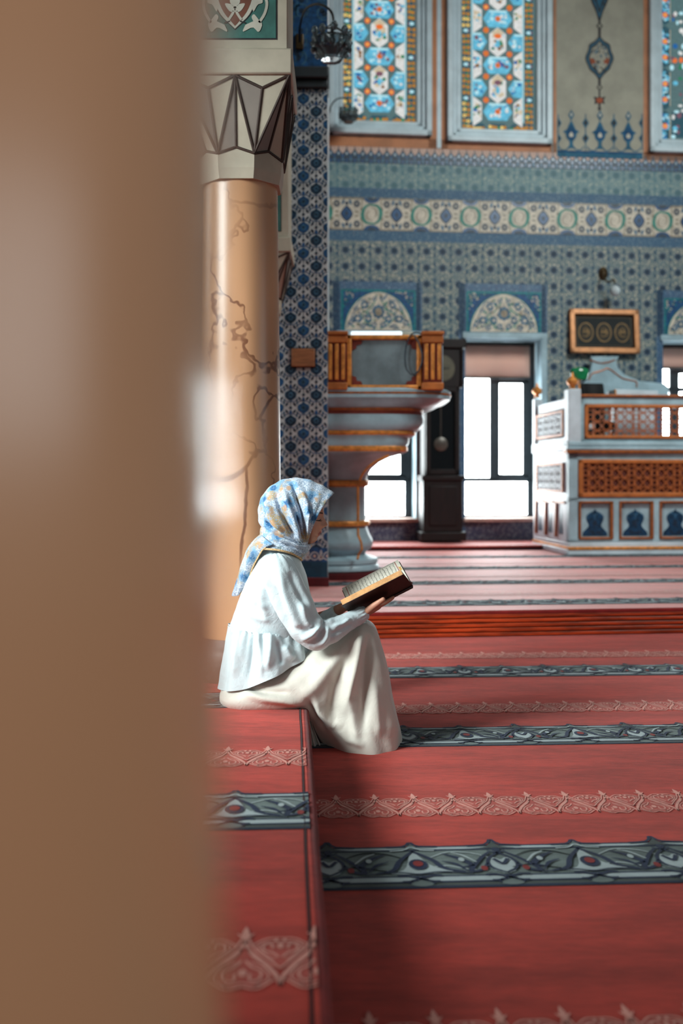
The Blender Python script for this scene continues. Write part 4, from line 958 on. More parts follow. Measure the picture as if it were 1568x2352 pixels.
for k in range(3):
    ya = .12+k*.39; f = MB(); f.box(-.022, .004, ya+.28, ya+.33, LZ(1238), LZ(1152)); f.box(-.018, .004, ya, ya+.33, LZ(1158), LZ(1152)); part(f, 'side_niche_frame', M_GOLD_D, bevel=.005)
    q = Paint(lambda u, v, h: (-.001-h, u, v), .0015); c = ya+.15
    q.poly([(c+u*KD*.8, LZ(1236)+v*KD) for u, v in curve2([(-20, 6), (-18, 20), (-12, 30), (-16, 46), (-8, 62), (0, 70), (8, 62), (16, 46), (12, 30), (18, 20), (20, 6)], 30)], bpy.data.materials['niche_tile'], 1); q.build('side_niche', lod, M=ML)
part(MB().box(.06, L2, .1, DL, LZ(1042), LZ(1034)), 'deck', M_MARBLE)
# crest of the bench against the wall
cr = MB(); t_ = -.10
pts = [(1322, 912), (1322, 893), (1332, 884), (1344, 874), (1352, 852), (1356, 830), (1352, 820), (1416, 820), (1410, 832), (1416, 848), (1430, 862), (1462, 876), (1520, 882), (1530, 890), (1530, 915)]
cr.prism([W(a, b_, t_) for a, b_ in pts], lambda u, v, h: (u, t_-h, v), 0, .07)
cst = tag(empty('bench_crest'), 'carved marble crest with gold lines rising behind the lodge under the framed picture', 'crest'); cst.matrix_world = MW @ Matrix.Translation((W(1400, 900)[0], -.1, 1.8))
cr.build('carved_panel', M_MARBLE, cst, M=MW, bevel=.008)
g = MB()
for ps in ([(1352, 872), (1360, 858), (1380, 852), (1396, 846), (1412, 856), (1432, 870), (1460, 876), (1462, 890)], [(1330, 908), (1330, 892), (1344, 886)], [(1354, 826), (1370, 832), (1384, 834), (1400, 831), (1412, 826)]):
    pts3 = [(W(a, b_, -.18)[0], -.175, W(a, b_, -.18)[1]) for a, b_ in ps]; g.tube(catmull(pts3, 24), .008, 6)
g.build('gold_line', M_GOLD_D, cst, M=MW)
# things on the lodge
def lp(px, py, y): # point in lodge frame at depth y behind the front
    d_ = 10.7+y*cB; p_ = P(px, py, d_); return ML.inverted() @ p_
a_ = lp(1372, 908, .55)
bc = tag(empty('armchair'), 'black padded armchair back showing above the rail of the marble lodge', 'armchair'); bc.matrix_world = ML
f = MB(); f.loft([[ (a_.x-.165+.27*i/8, .55+.03*sin(pi*i/8)+y_, z_) for i in range(9)] for y_, z_ in ((0, LZ(1034)), (.0, LZ(915)), (.04, LZ(880)), (.06, LZ(868)))], closed=False)
f.build('backrest', mat('black_leather', (8, 10, 13), .6, spec=.15), bc, M=ML, solid=.06, bevel=.02, seg=3)
MB().box(a_.x-.13, a_.x+.09, .2, .56, LZ(985), LZ(965)).build('seat', mat('black_leather2', (12, 14, 18), .4), bc, M=ML, bevel=.02)
for dx in (-.11, .07):
    for y_ in (.22, .54): MB().tube([(a_.x+dx, y_, LZ(1034)), (a_.x+dx, y_, LZ(975))], .014, 8).build('leg', M_BLACK, bc, M=ML)
v_ = lp(1332, 868, .16)
gv = tag(empty('green_lamp'), 'small green glass shade lamp on the lodge rail beside the black armchair', 'lamp'); gv.matrix_world = ML
MB().lathe([(.085, LZ(866)), (.105, LZ(850)), (.10, LZ(842)), (.055, LZ(838)), (.01, LZ(837))], 22, (lp(1331, 850, .25).x, .25, 0), sy=.7).build('shade', mat('green_glass', (12, 110, 66), .2, coat=.5), gv, M=ML, smooth=60)
MB().lathe([(.05, LZ(1034)), (.05, LZ(1030)), (.015, LZ(1026)), (.012, LZ(864)), (.02, LZ(855))], 14, (lp(1331, 850, .25).x, .25, 0)).build('stem', M_GOLD, gv, M=ML)
bs = lp(1440, 905, .35)
rs = tag(empty('book_stand'), 'white marble lectern ledge with gold edge showing above the lodge rail', 'book stand'); rs.matrix_world = ML
MB().prism([(lp(1412, 910, .35).x, LZ(912)), (lp(1416, 888, .35).x, LZ(886)), (lp(1418, 888, .35).x, LZ(886)), (lp(1520, 890, .35).x, LZ(889)), (lp(1520, 912, .35).x, LZ(912))], lambda u, v, h: (u, .35+h, v), 0, .25).build('top', M_MARBLE_W, rs, M=ML, bevel=.006)
MB().box(lp(1420, 910, .35).x, lp(1516, 910, .35).x, .4, .55, LZ(1034), LZ(911)).build('pedestal', M_MARBLE_W, rs, M=ML)
MB().tube([(lp(1417, 910, .35).x, .345, LZ(910)), (lp(1417, 910, .35).x, .345, LZ(887))], .010, 6).build('gold_edge', M_GOLD, rs, M=ML)

# ================================================================= framed picture with three gold roundels
pi_ = tag(empty('framed_picture'), 'gilt framed black picture with three gold calligraphic roundels, on the tiled wall', 'picture')
s0, zt = W(1304, 709); s1, zb2_ = W(1463, 817); MP = MW @ Matrix.Translation(((s0+s1)/2, -.03, (zt+zb2_)/2)) @ Matrix.Rotation(radians(-5), 4, 'X'); pi_.matrix_world = MP
w_, h_ = (s1-s0)/2, (zt-zb2_)/2-.01
f = MB(); k = .072
for a in ((-w_, -w_+k, -h_, h_), (w_-k, w_, -h_, h_), (-w_, w_, h_-k, h_), (-w_, w_, -h_, -h_+k)): f.box(a[0], a[1], -.06, 0, a[2], a[3])
f.build('frame', mat('pale_gilt', (186, 128, 84), .4, .35, .08), pi_, M=MP, bevel=.014, seg=3)
q = Paint(lambda u, v, hh: (u, -.015-hh, v), .0015); q.rect(-w_+k*.8, w_-k*.8, -h_+k*.8, h_-k*.8, mat('black_velvet', (12, 20, 22), .8), 0)
gt = mat('gold_thread', (116, 88, 44), .5, .3); gd = mat('dull_gold', (72, 58, 36), .6, .2)
q.line([(-w_+.10, -h_+.10), (w_-.10, -h_+.10), (w_-.10, h_-.10), (-w_+.10, h_-.10), (-w_+.10, -h_+.10)], .008, gd, 1)
for j in (-1, 0, 1):
    c = j*w_*.52
    q.ell(c, -.01, .098, .125, gt, 1, 30); q.ell(c, -.01, .086, .112, mat('black_velvet2', (16, 22, 22), .8), 2, 30); q.arc(c, -.01, .075, 0, 2*pi, .005, gd, 3, 24, .10)
    for pts in ([(-.05, -.04), (-.01, -.06), (.04, -.03), (.05, .03)], [(-.03, -.03), (-.03, .03), (-.02, .06)], [(.0, -.04), (.01, .02), (.0, .07)], [(.03, -.02), (.03, .05)], [(-.05, .0), (-.01, .01), (.04, -.01)]):
        q.line([(c+a*(1 if j < 1 else -1), -.01+b_) for a, b_ in curve2(pts, 8)], .012, gt, 4, .5)
q.build('embroidery', pi_, M=MP)

# ================================================================= wall lamps
M_BRASS = mat('aged_brass', (70, 54, 32), .4, .6)
gls = NT('clear_glass'); gls.base((128, 144, 150)); gls.set(Roughness=.08, Transmission_Weight=.75, IOR=1.35); M_GLASS = gls.m
frost = mat('frosted_globe', (186, 196, 200), .5)
wl = tag(empty('wall_sconce'), 'small brass wall sconce with a white glass globe above the framed picture', 'sconce'); bx = W(1385, 628, -.01); wl.matrix_world = MW @ Matrix.Translation((bx[0], 0, bx[1]))
w3 = lambda px, py, t: (W(px, py, t)[0], t, W(px, py, t)[1])
b = MB(); b.lathe([(.002, 0), (.055, .002), (.06, .012), (.03, .03), (.012, .045)], 20); b.build('backplate', M_BRASS, wl, M=MW @ Matrix.Translation((bx[0], 0, bx[1])) @ Matrix.Rotation(pi/2, 4, 'X') @ Matrix.Scale(1.4, 4, (0, 1, 0)))
MB().tube(catmull([w3(1384, 628, -.04), w3(1386, 640, -.12), w3(1398, 648, -.18), w3(1409, 642, -.2), w3(1411, 652, -.2)], 24), .011, 8).build('arm', M_BRASS, wl, M=MW)
MB().ball(w3(1412, 668, -.2), .062, 20, sz=1.1).build('globe', frost, wl, M=MW)
def sconce(root, mount, arc, c, r, M=None, rods=True):
    g = lambda mb, n, m, **k: mb.build(n, m, root, **k)
    g(MB().tube(catmull(arc, 40), .0085, 8), 'arm', M_BLACK, smooth=60)
    g(MB().box(mount.x-.03, mount.x+.03, mount.y-.012, mount.y+.012, mount.z-.06, mount.z+.06), 'backplate', M_BRASS, bevel=.006)
    cx, cy, cz = c
    n = 10; rings = []
    for (rr, z, am) in ((.42, -.95, .0), (.55, -.98, .03), (.62, -.80, .06), (.95, -.35, .10), (1.05, 0, .12), (.96, .1, .12), (.86, -.3, .08), (.5, -.7, .03), (.3, -.85, 0)):
        rings.append([(cx+r*rr*(1+am*cos(n*t))*cos(t), cy+r*rr*(1+am*cos(n*t))*sin(t), cz+r*z) for t in [2*pi*i/80 for i in range(80)]])
    g(MB().loft(rings), 'scalloped_bowl', M_GLASS, smooth=60)
    ring = MB(); ring.tube([(cx+r*.98*cos(2*pi*i/32), cy+r*.98*sin(2*pi*i/32), cz+r*.12) for i in range(33)], r*.045, 8); ring.tube([(cx+r*.55*cos(2*pi*i/32), cy+r*.55*sin(2*pi*i/32), cz+r*.55) for i in range(33)], r*.04, 8)
    for k in range(4): ring.tube(catmull([(cx+r*.98*cos(k*pi/2), cy+r*.98*sin(k*pi/2), cz+r*.12), (cx+r*.8*cos(k*pi/2), cy+r*.8*sin(k*pi/2), cz+r*.5), (cx, cy, cz+r*1.0)], 10), r*.035, 6)
    g(ring, 'metal_ring', M_BLACK)
    for k in range(9):
        t = 2*pi*k/9; g(MB().ball((cx+r*.95*cos(t), cy+r*.95*sin(t), cz+r*(.42+.1*(k % 2))), r*.20, 12, sz=1.3), 'glass_drop', M_GLASS)
    for k in range(14):
        t = 2*pi*k/14+.2; g(MB().ball((cx+r*1.0*cos(t), cy+r*1.0*sin(t), cz-r*(.35+.12*(k % 2))), r*.16, 10), 'glass_bead', M_GLASS)
ls = tag(empty('hanging_sconce'), 'clear scalloped glass lamp on a black curved arm fixed to the tiled pier', 'sconce'); m0 = P(692, 96, 7.62); ls.location = (0, 0, 0)
sconce(ls, P(688, 96, PY-.012), [P(688, 96, 7.6), P(689, 60, 7.4), P(700, 24, 7.1), P(722, 10, 6.85), P(745, 14, 6.7), P(762, 30, 6.62), P(766, 58, 6.6), P(762, 78, 6.6)], P(761, 98, 6.6), .122)
ls2 = tag(empty('hanging_sconce'), 'smaller glass lamp on a thin arm before the lower corner of a stained window', 'sconce')
sconce(ls2, P(757, 275, 12.36), [P(757, 275, 12.3), P(758, 250, 12.2), P(768, 232, 12.1), P(784, 225, 12.0), P(798, 230, 11.95), P(800, 245, 11.95)], P(800, 262, 11.95), .105)
for c_ in (ls, ls2): c_['group'] = 'glass lamps on curved arms'
s_ = MB(); s_.box(-6.7, -6.5, -5, 13, 0, 9); tag(s_.build('wall_side', M_CREAM), kind='structure')
# ================================================================= seated woman reading
YP = 3.76; KP = YP/F
def Q(px, py, dy=0.0): return Vector(((px-CX)*KP, YP+dy, H-(py-YH)*KP))
def QP(px, py, dy=0.0): return P(px, py, YP+dy)      # a point seen at that pixel, at its own depth
def fabric(name, c, rough=.8, weave=900, wr=.25, wscale=22, sheen=.15, trans=0):
    n = NT(name); f = n.noise(9, 3)
    n.base(n.mix(f, tuple(k*.97 for k in c), tuple(min(255, k*1.02) for k in c)))
    n.set(Roughness=rough, Sheen_Weight=sheen); n.b.inputs['Specular IOR Level'].default_value = .25
    h = n.noise(wscale, 4, .6, .6)*1.0+(n.noise(wscale*2.6, 2, .5, .8)-.5).abs()*(-.9)+n.noise(weave, 2)*.05
    n.bump(h, wr, .012); return n.m
M_BLOUSE = fabric('white_cotton', (206, 220, 224), .7, wr=.22, wscale=16)
M_SKIRT = fabric('cream_linen', (216, 210, 199), .55, wr=.14, wscale=14, sheen=.3)
M_SLIP = fabric('white_slip', (214, 212, 204), .8)
def scarf_mat():
    n = NT('floral_scarf')
    g1, g2, g3 = n.noise(9, 2, .5), n.noise(14, 2, .5, vec=n.vec(n.x+7, n.y, n.z)), n.noise(15, 2, .5, vec=n.vec(n.x, n.y+9, n.z+3))
    sp = n.noise(190, 3, .7); sp2 = n.voro(150, 'F1')
    c = n.mix(sp.step(.42, .60), (138, 156, 178), (204, 214, 226))
    c = n.mix(g2.step(.52, .62)*sp.step(.36, .56), c, (162, 140, 98))
    c = n.mix(g3.step(.55, .66)*sp.step(.62, .42), c, (104, 124, 128))
    v = n.voro(15, 'F1', vec=n.vec(n.x+n.noise(60, 2)*.03, n.y, n.z+n.noise(55, 2)*.03))
    blue = (v+sp*.16).step(.62, .40)*g1.step(.44, .52)
    c = n.mix(blue*.92, c, (104, 152, 188)); c = n.mix(blue*(v+sp*.1).step(.36, .22), c, (46, 98, 144))
    v2 = n.voro(27, 'F1', vec=n.vec(n.x+3, n.y+2, n.z)); oc = (v2+sp*.2).step(.5, .32)*g2.step(.50, .56)
    c = n.mix(oc*.7, c, (186, 140, 92))
    c = n.mix(sp2.step(.30, .16)*.35, c, (228, 232, 234))
    n.base(c); n.set(Roughness=.75, Sheen_Weight=.2); n.b.inputs['Specular IOR Level'].default_value = .2
    n.bump(n.noise(700, 2), .12, .002); return n.m
M_SCARF = scarf_mat()
M_SCARFB = mat('tan_hem_stitching', (206, 168, 122), .8, var=.15, scale=200)
M_SKIN = mat('skin', (186, 132, 108), .5, var=.04, scale=18, bump=.05, bscale=260)
M_LIP = mat('lips', (158, 92, 84), .45, var=.05)
M_LASH = mat('eyelash_hair', (22, 16, 16), .6)
woman = tag(empty('person', Q(640, 1600)), 'woman in white blouse, cream skirt and floral headscarf, seated on a carpeted step reading', 'person')
WI = Matrix.Translation(-woman.location)
def wpart(o, parent=None):
    o.parent = parent or woman; o.matrix_parent_inverse = Matrix.Identity(4); o.matrix_world = Matrix.Identity(4)
    bpy.context.view_layer.update(); o.matrix_parent_inverse = (o.parent.matrix_world).inverted(); o.matrix_basis = Matrix.Identity(4); return o
bpy.context.view_layer.update()

# ---- body: overlapping limbs fused into one skin
bd = MB()
def capsule(p0, r0, p1, r1, n=20):
    p0, p1 = Vector(p0), Vector(p1); ax = (p1-p0); L = ax.length; ax.normalize(); a = ax.orthogonal().normalized(); b = ax.cross(a); rings = []
    for k in range(1, 7):
        t = pi/2*k/6; rings.append((p0-ax*r0*cos(t), r0*sin(t)))
    for k in range(0, 6):
        t = pi/2*k/6; rings.append((p1+ax*r1*sin(t), r1*cos(t)))
    bd.loft([[c+(a*cos(2*pi*i/n)+b*sin(2*pi*i/n))*max(r, 1e-4) for i in range(n)] for c, r in rings])
def chain(*pr):
    for (p0, r0), (p1, r1) in zip(pr, pr[1:]): capsule(p0, r0, p1, r1)
FB = [(1111, 690), (1117, 710), (1126, 725), (1138, 735), (1150, 740), (1170, 741), (1184, 739.5), (1195, 738.5), (1205, 737.5), (1215, 736), (1224, 734), (1233, 729.5), (1241, 726), (1247, 719), (1251, 706)]
DL_ = [(1150, 0), (1168, 1.5), (1178, 3.5), (1186, 4.2), (1191, 7), (1197, 10.5), (1202, 14.0), (1205.5, 15.5), (1208.5, 13.5), (1211.5, 7.5), (1214, 3.5), (1217, 2.2), (1220.5, 4.0), (1223, 4.4), (1225.5, .8), (1228, 3.2), (1230.5, 2.6), (1233.5, -.8), (1238, 1.0), (1242, 2.2), (1247, 1), (1251, 0)]
SG = [(1150, .03), (1178, .017), (1186, .010), (1200, .0105), (1206, .0135), (1210, .014), (1215, .015), (1222, .021), (1232, .02), (1242, .022), (1251, .02)]
HW = [(1111, .012), (1115, .030), (1122, .045), (1134, .057), (1150, .062), (1175, .065), (1195, .064), (1210, .066), (1224, .058), (1236, .046), (1245, .034), (1251, .014)]
BK = [(1111, 664), (1117, 644), (1130, 624), (1150, 614), (1175, 612), (1195, 615), (1212, 618), (1226, 634), (1240, 660), (1251, 684)]
rings = []
for k in range(76):
    py = 1111+140*k/75
    xf, xb, hw = lerp_table(FB, py), lerp_table(BK, py), lerp_table(HW, py); xc = xb+(xf-xb)*.52; ring = []
    for i in range(96):
        t = 2*pi*i/96; c, s = cos(t), sin(t)
        px = xc+((xf-xc) if c > 0 else (xc-xb))*math.copysign(abs(c)**(.86 if c > 0 else 1), c); y = hw*math.copysign(abs(s)**.92, s); y *= .80+.20*max(0, min(1, (c-.40)/.22))
        if c > 0:
            sg = lerp_table(SG, py); px += lerp_table(DL_, py)*exp(-(y/sg)**2)
            for sd in (-1, 1):
                px -= 4.2*exp(-((y-sd*.030)/.016)**2-((py-1186)/7.5)**2); px += 2.6*exp(-((y-sd*.031)/.012)**2-((py-1189.5)/4.2)**2)   # socket and closed lid
                px += 2.2*exp(-((y-sd*.042)/.02)**2-((py-1206)/10)**2)                                                                # cheek
                px -= 2.2*exp(-((y-sd*.0125)/.004)**2-((py-1212)/2.4)**2); px += 1.5*exp(-((y-sd*.0125)/.006)**2-((py-1208)/3.5)**2)     # wing of the nose
        ring.append(Q(px, py, y))
    rings.append(ring)
bd.loft(rings)
for sd in (-1, 1): capsule(Q(664, 1190, sd*.046), .014, Q(662, 1208, sd*.044), .010, 12)      # ears under the scarf
chain((Q(664, 1232), .046), (Q(654, 1262), .047), (Q(642, 1304), .06))
chain((Q(642, 1325), .075), (Q(630, 1380), .095), (Q(606, 1455), .10), (Q(596, 1545), .11))
chain((Q(628, 1372, -.06), .095), (Q(604, 1460, -.05), .085)); chain((Q(628, 1372, .06), .095), (Q(604, 1460, .05), .085))
for sd in (-1, 1):
    chain((Q(644, 1302, 0), .05), (Q(636, 1312, sd*.125), .040))
    chain((Q(604, 1564, sd*.080), .080), (Q(720, 1528, sd*.085), .044), (Q(828, 1470, sd*.085), .040), (Q(846, 1545, sd*.08), .038), (Q(864, 1672, sd*.08), .030))
    chain((Q(862, 1694, sd*.085), .030), (Q(880, 1690, sd*.088), .030), (Q(902, 1700, sd*.092), .020))
chain((QP(638, 1318, -.138), .040), (QP(680, 1392, -.176), .038), (QP(718, 1452, -.186), .032), (QP(780, 1436, -.154), .024), (QP(838, 1407, -.098), .0195))
chain((Q(638, 1314, .138), .040), (Q(668, 1390, .178), .038), (Q(706, 1448, .188), .032), (Q(750, 1424, .124), .022), (Q(784, 1403, .075), .0195))
# near hand, palm up under the book: palm, four fingers, thumb towards us
for dy, q in ((-.106, 0), (-.090, 1), (-.074, 1.5), (-.060, 2)): chain((QP(838, 1407, -.098+q*.006), .0175), (QP(853, 1400, dy), .0155), (QP(868, 1392.5, dy+.004), .0125))
for dy, l in ((-.108, .93), (-.087, 1.0), (-.0665, .95), (-.047, .78)):
    b0 = Vector((867, 1392, 0)); d1, d2, d3 = Vector((14, -6.2, 0))*l, Vector((12, -7.0, 0))*l, Vector((9, -6.5, 0))*l
    a_ = [b0, b0+d1, b0+d1+d2, b0+d1+d2+d3]
    chain(*[(QP(v.x, v.y, dy+.004*i_), r_) for i_, (v, r_) in enumerate(zip(a_, (.0098, .0090, .0083, .0070)))])
chain((QP(845, 1402, -.118), .0135), (QP(859, 1391, -.136), .0120), (QP(870, 1383.5, -.148), .0098), (QP(879.5, 1377, -.150), .0086))
# far hand, holding the lower end of the book from behind
for dy in (.062, .078, .094): chain((Q(784, 1403, .076), .0175), (Q(796, 1399, dy), .0150), (Q(806, 1398, dy+.004), .012))
for dy, l in ((.055, .9), (.0755, 1.0), (.096, .95), (.1155, .78)):
    b0 = Vector((805, 1398, 0)); d1, d2, d3 = Vector((14, -4.5, 0))*l, Vector((12, -6, 0))*l, Vector((8, -5, 0))*l
    a_ = [b0, b0+d1, b0+d1+d2, b0+d1+d2+d3]
    chain(*[(Q(v.x, v.y, dy), r_) for v, r_ in zip(a_, (.0095, .0088, .0082, .0070))])
chain((Q(788, 1400, .058), .0125), (Q(796, 1395, .040), .0110), (Q(803, 1391.5, .030), .0092), (Q(810, 1388.5, .026), .0080))
tmp = bd.build('body_cage', M_SKIN, smooth=0)
rm = tmp.modifiers.new('fuse', 'REMESH'); rm.mode = 'VOXEL'; rm.voxel_size = .0021; rm.use_smooth_shade = True
sm = tmp.modifiers.new('relax', 'SMOOTH'); sm.factor = .5; sm.iterations = 2
dg = bpy.context.evaluated_depsgraph_get(); me = bpy.data.meshes.new_from_object(tmp.evaluated_get(dg)); bpy.data.objects.remove(tmp)
me.materials.clear(); me.materials.append(M_SKIN); me.materials.append(M_LIP)
for pl_ in me.polygons:
    c = pl_.center
    py = YH+(H-c.z)/KP; px = CX+c.x/KP
    y = c.y-YP
    if abs(y) < .024 and px > 727.5+(abs(y)/.024)**2*4 and 1219.0+abs(y)*90 < py < 1231.8-abs(y)*130: pl_.material_index = 1
me.polygons.foreach_set('use_smooth', [True]*len(me.polygons))
body = bpy.data.objects.new('body', me); COL.objects.link(body); wpart(body)
# lashes and brow, both eyes
from mathutils.bvhtree import BVHTree
bvh = BVHTree.FromPolygons([v.co.copy() for v in me.vertices], [tuple(p.vertices) for p in me.polygons])
def onface(px, py, y, off=.0006):
    p = Q(px+40, py, y); h = bvh.ray_cast(p, Vector((-1, 0, 0)), .3)
    return (h[0]+h[1]*off) if h[0] else Q(px, py, y)
for sd in (-1, 1):
    l = MB(); l.tube([onface(740, 1192.2+2.2*sin(pi*t)+.9*t, sd*(.018+.028*t)) for t in [k/10 for k in range(11)]], lambda t: .0005+.0013*sin(pi*min(1, t*.9+.1)), 6)
    for k in range(9):
        t = .15+.85*k/8; b0 = onface(740, 1192.2+2.2*sin(pi*t)+.9*t, sd*(.018+.028*t)); l.tube([b0, b0+Vector((.004, sd*.001, -.0025)), b0+Vector((.0075, sd*.002*t, -.0028))], .00045, 4)
    wpart(l.build('eyelashes', M_LASH))
    l = MB(); l.tube([onface(740, 1178.5-1.5*sin(pi*t)+1.0*t, sd*(.014+.034*t), .0004) for t in [k/10 for k in range(11)]], lambda t: .0007+.0019*sin(pi*min(1, t*.8+.25)), 6); wpart(l.build('eyebrow', mat('brow_hair', (54, 36, 30), .8)))

# ---- cloth helpers
def seg_dist(p, a, b):
    d = b-a; t = max(0, min(1, (p-a).dot(d)/max(d.length_squared, 1e-9))); return (p-(a+d*t)).length, t
def fold_amount(px, py, folds):
    s = 0; p = Vector((px, py))
    for pts, w, amp in folds:
        n = len(pts)-1; best = None
        for i in range(n):
            d, t = seg_dist(p, Vector(pts[i]), Vector(pts[i+1]))
            if best is None or d < best[0]: best = (d, (i+t)/n)
        if best[0] < w*2.6: s += amp*exp(-(best[0]/w)**2)*min(1, sin(pi*max(.02, min(.98, best[1])))*1.6)
    return s
def topx(v):
    k = v.y/F; return CX+v.x/k, YH+(H-v.z)/k
def cloth(name, rings, m, folds=(), ripple=None, closed=True, cap=True, nz=.0025, nsc=14, parent=None, solid=0, sub=1, out=1.0):
    """loft rings of world points, then push folds out along the normals"""
    R, N = len(rings), len(rings[0])
    g = [[Vector(v) for v in r] for r in rings]; res = []
    for a in range(R):
        row = []
        for b in range(N):
            du = g[min(a+1, R-1)][b]-g[max(a-1, 0)][b]; dv = g[a][(b+1) % N if closed else min(b+1, N-1)]-g[a][(b-1) % N if closed else max(b-1, 0)]
            n = du.cross(dv)
            n = n.normalized() if n.length > 1e-9 else Vector((0, -1, 0))
            v = g[a][b]; c = sum((g[a][k] for k in range(0, N, max(1, N//8))), Vector())/len(range(0, N, max(1, N//8)))
            if closed and n.dot(v-c) < 0: n = -n
            d = nz*noise.noise(v*nsc)+nz*.9*(.35-abs(noise.noise(Vector((v.x+v.z*.6, v.y, v.z*.45))*nsc*2.1)))
            if folds:
                px, py = topx(v); d += 1.5*fold_amount(px, py, folds)*min(1, .25+abs(n.y)*1.2)
            if ripple: d += ripple(a/(R-1), b/(N if closed else N-1))
            row.append(v+n*d*out)
        res.append(row)
    mb = MB(); mb.loft(res, 0, closed, cap and closed)
    return wpart(mb.build(name, m, smooth=180, sub=sub, solid=solid), parent)
def dense(keys, n):                       # keys: list of tuples, catmull through each component
    m = len(keys)-1; out = []
    for k in range(n):
        t = k/(n-1)*m; i = min(int(t), m-1); f = t-i
        P0, P1, P2, P3 = keys[max(i-1, 0)], keys[i], keys[i+1], keys[min(i+2, m)]
        out.append(tuple(.5*(2*b+(c-a)*f+(2*a-5*b+4*c-d)*f*f+(3*b-a-3*c+d)*f**3) for a, b, c, d in zip(P0, P1, P2, P3)))
    return out
def oval(Fx, Fy, Bx, By, w, n=96, e=.85, Nx=0, Ny=0, y0=0, ef=1.0):
    """closed ring: front point, near side, back point, far side; (Nx,Ny) droops the sides in pixels"""
    r = []
    for i in range(n):
        t = 2*pi*i/n; c, s = cos(t), sin(t); cc = math.copysign(abs(c)**ef, c)
        r.append(Q((Fx+Bx)/2+(Fx-Bx)/2*cc+Nx*abs(s), (Fy+By)/2+(Fy-By)/2*cc+Ny*abs(s), y0-w*math.copysign(abs(s)**e, s)))
    return r

# ---- skirt: rings fan from the seat over the knees down to the hem
SK = [(512, 1584, 514, 1592, .08), (516, 1572, 519, 1606, .15), (540, 1556, 545, 1622, .200), (590, 1535, 590, 1631, .215), (650, 1512, 650, 1633, .215), (705, 1488, 694, 1635, .205), (760, 1458, 712, 1652, .198),
      (806, 1434, 722, 1676, .194), (838, 1424, 731, 1692, .190), (860, 1438, 739, 1702, .188), (873, 1474, 745, 1708, .190), (886, 1530, 751, 1713, .196), (899, 1596, 757, 1716, .205), (911, 1652, 762, 1718, .215), (920, 1694, 768, 1718, .222), (915, 1713, 774, 1719, .220)]
SKF = [([(832, 1440), (822, 1500), (806, 1570), (790, 1650)], 13, .016), ([(846, 1450), (842, 1520), (838, 1600), (836, 1690)], 12, -.016), ([(868, 1470), (884, 1560), (900, 1650), (908, 1700)], 14, .012),
       ([(812, 1455), (770, 1520), (720, 1580), (680, 1612)], 15, .010), ([(800, 1490), (776, 1560), (762, 1620), (764, 1655)], 12, -.010), ([(716, 1590), (736, 1632), (762, 1662), (790, 1672)], 9, .010), ([(706, 1606), (726, 1650), (752, 1676)], 6, -.008),
       ([(552, 1590), (600, 1604), (650, 1608), (705, 1616)], 8, .012), ([(560, 1578), (610, 1588), (670, 1592)], 6, -.008), ([(858, 1560), (866, 1640), (872, 1700)], 10, .007), ([(805, 1600), (812, 1660), (822, 1710)], 9, .008),
       ([(770, 1670), (800, 1700), (840, 1716)], 7, .009), ([(690, 1500), (730, 1530), (760, 1560)], 12, .005)]
skr = [oval(a, b, c, d, w, 128, .8) for a, b, c, d, w in dense(SK, 110)]
skirt = cloth('skirt', skr, M_SKIRT, SKF, nz=.004, nsc=9, sub=1, ripple=lambda u, v: .006*max(0, u-.72)/.28*sin(2*pi*v*9+1.2)*(1 if .08 < v < .92 else .3))
sl = MB(); rows = []
for k in range(14):
    t = k/13; y = 1640+t*76
    rows.append([QP(703+3*t+i_/16*(24+10*t)*(.25+.75*t), y+2.0*sin(i_*1.3), -.130+.015*sin(i_*1.1+2*t)+.04*(i_/16)) for i_ in range(17)])
sl.loft(rows, closed=False); wpart(sl.build('underskirt', M_SLIP, smooth=180, solid=.002, sub=1), skirt)

# ---- blouse: bodice, peplum, two sleeves with cuffs
BO = [(682, 1270, 616, 1248, .070), (688, 1283, 602, 1261, .112), (694, 1302, 588, 1284, .156), (703, 1326, 573, 1316, .176), (712, 1356, 559, 1350, .176), (717, 1388, 547, 1386, .168), (714, 1424, 536, 1414, .160), (704, 1462, 527, 1437, .160)]
BOF = [([(566, 1330), (556, 1380), (548, 1420)], 8, .005), ([(590, 1300), (582, 1350), (596, 1420)], 9, -.006), ([(604, 1330), (600, 1380), (614, 1430)], 9, .007), ([(570, 1345), (590, 1380), (618, 1400)], 7, .006), ([(640, 1262), (618, 1274), (608, 1290)], 6, -.004), ([(560, 1400), (590, 1420), (625, 1428)], 7, .005)]
blouse = cloth('blouse', [oval(a, b, c, d, w, 112, .8) for a, b, c, d, w in dense(BO, 70)], M_BLOUSE, BOF, nz=.004, nsc=12)
PE = [(702, 1456, 527, 1434, .160, 0, -4), (704, 1463, 525, 1446, .172, 0, -2), (709, 1472, 519, 1480, .190, 0, 2), (713, 1480, 514, 1520, .203, -2, 8), (716, 1484, 510, 1552, .212, -4, 14), (717, 1485, 508, 1567, .216, -6, 18)]
PEF = [([(556, 1448), (548, 1500), (540, 1560)], 7, .008), ([(580, 1446), (576, 1500), (568, 1565)], 6, -.009), ([(592, 1446), (598, 1500), (600, 1560)], 7, .010), ([(622, 1446), (620, 1490), (612, 1545)], 9, .014), ([(634, 1470), (640, 1500), (645, 1530)], 7, -.010), ([(650, 1480), (664, 1505), (676, 1515)], 8, .010)]
per = [oval(a, b, c, d, w, 220, .8, nx, ny) for a, b, c, d, w, nx, ny in dense(PE, 44)]
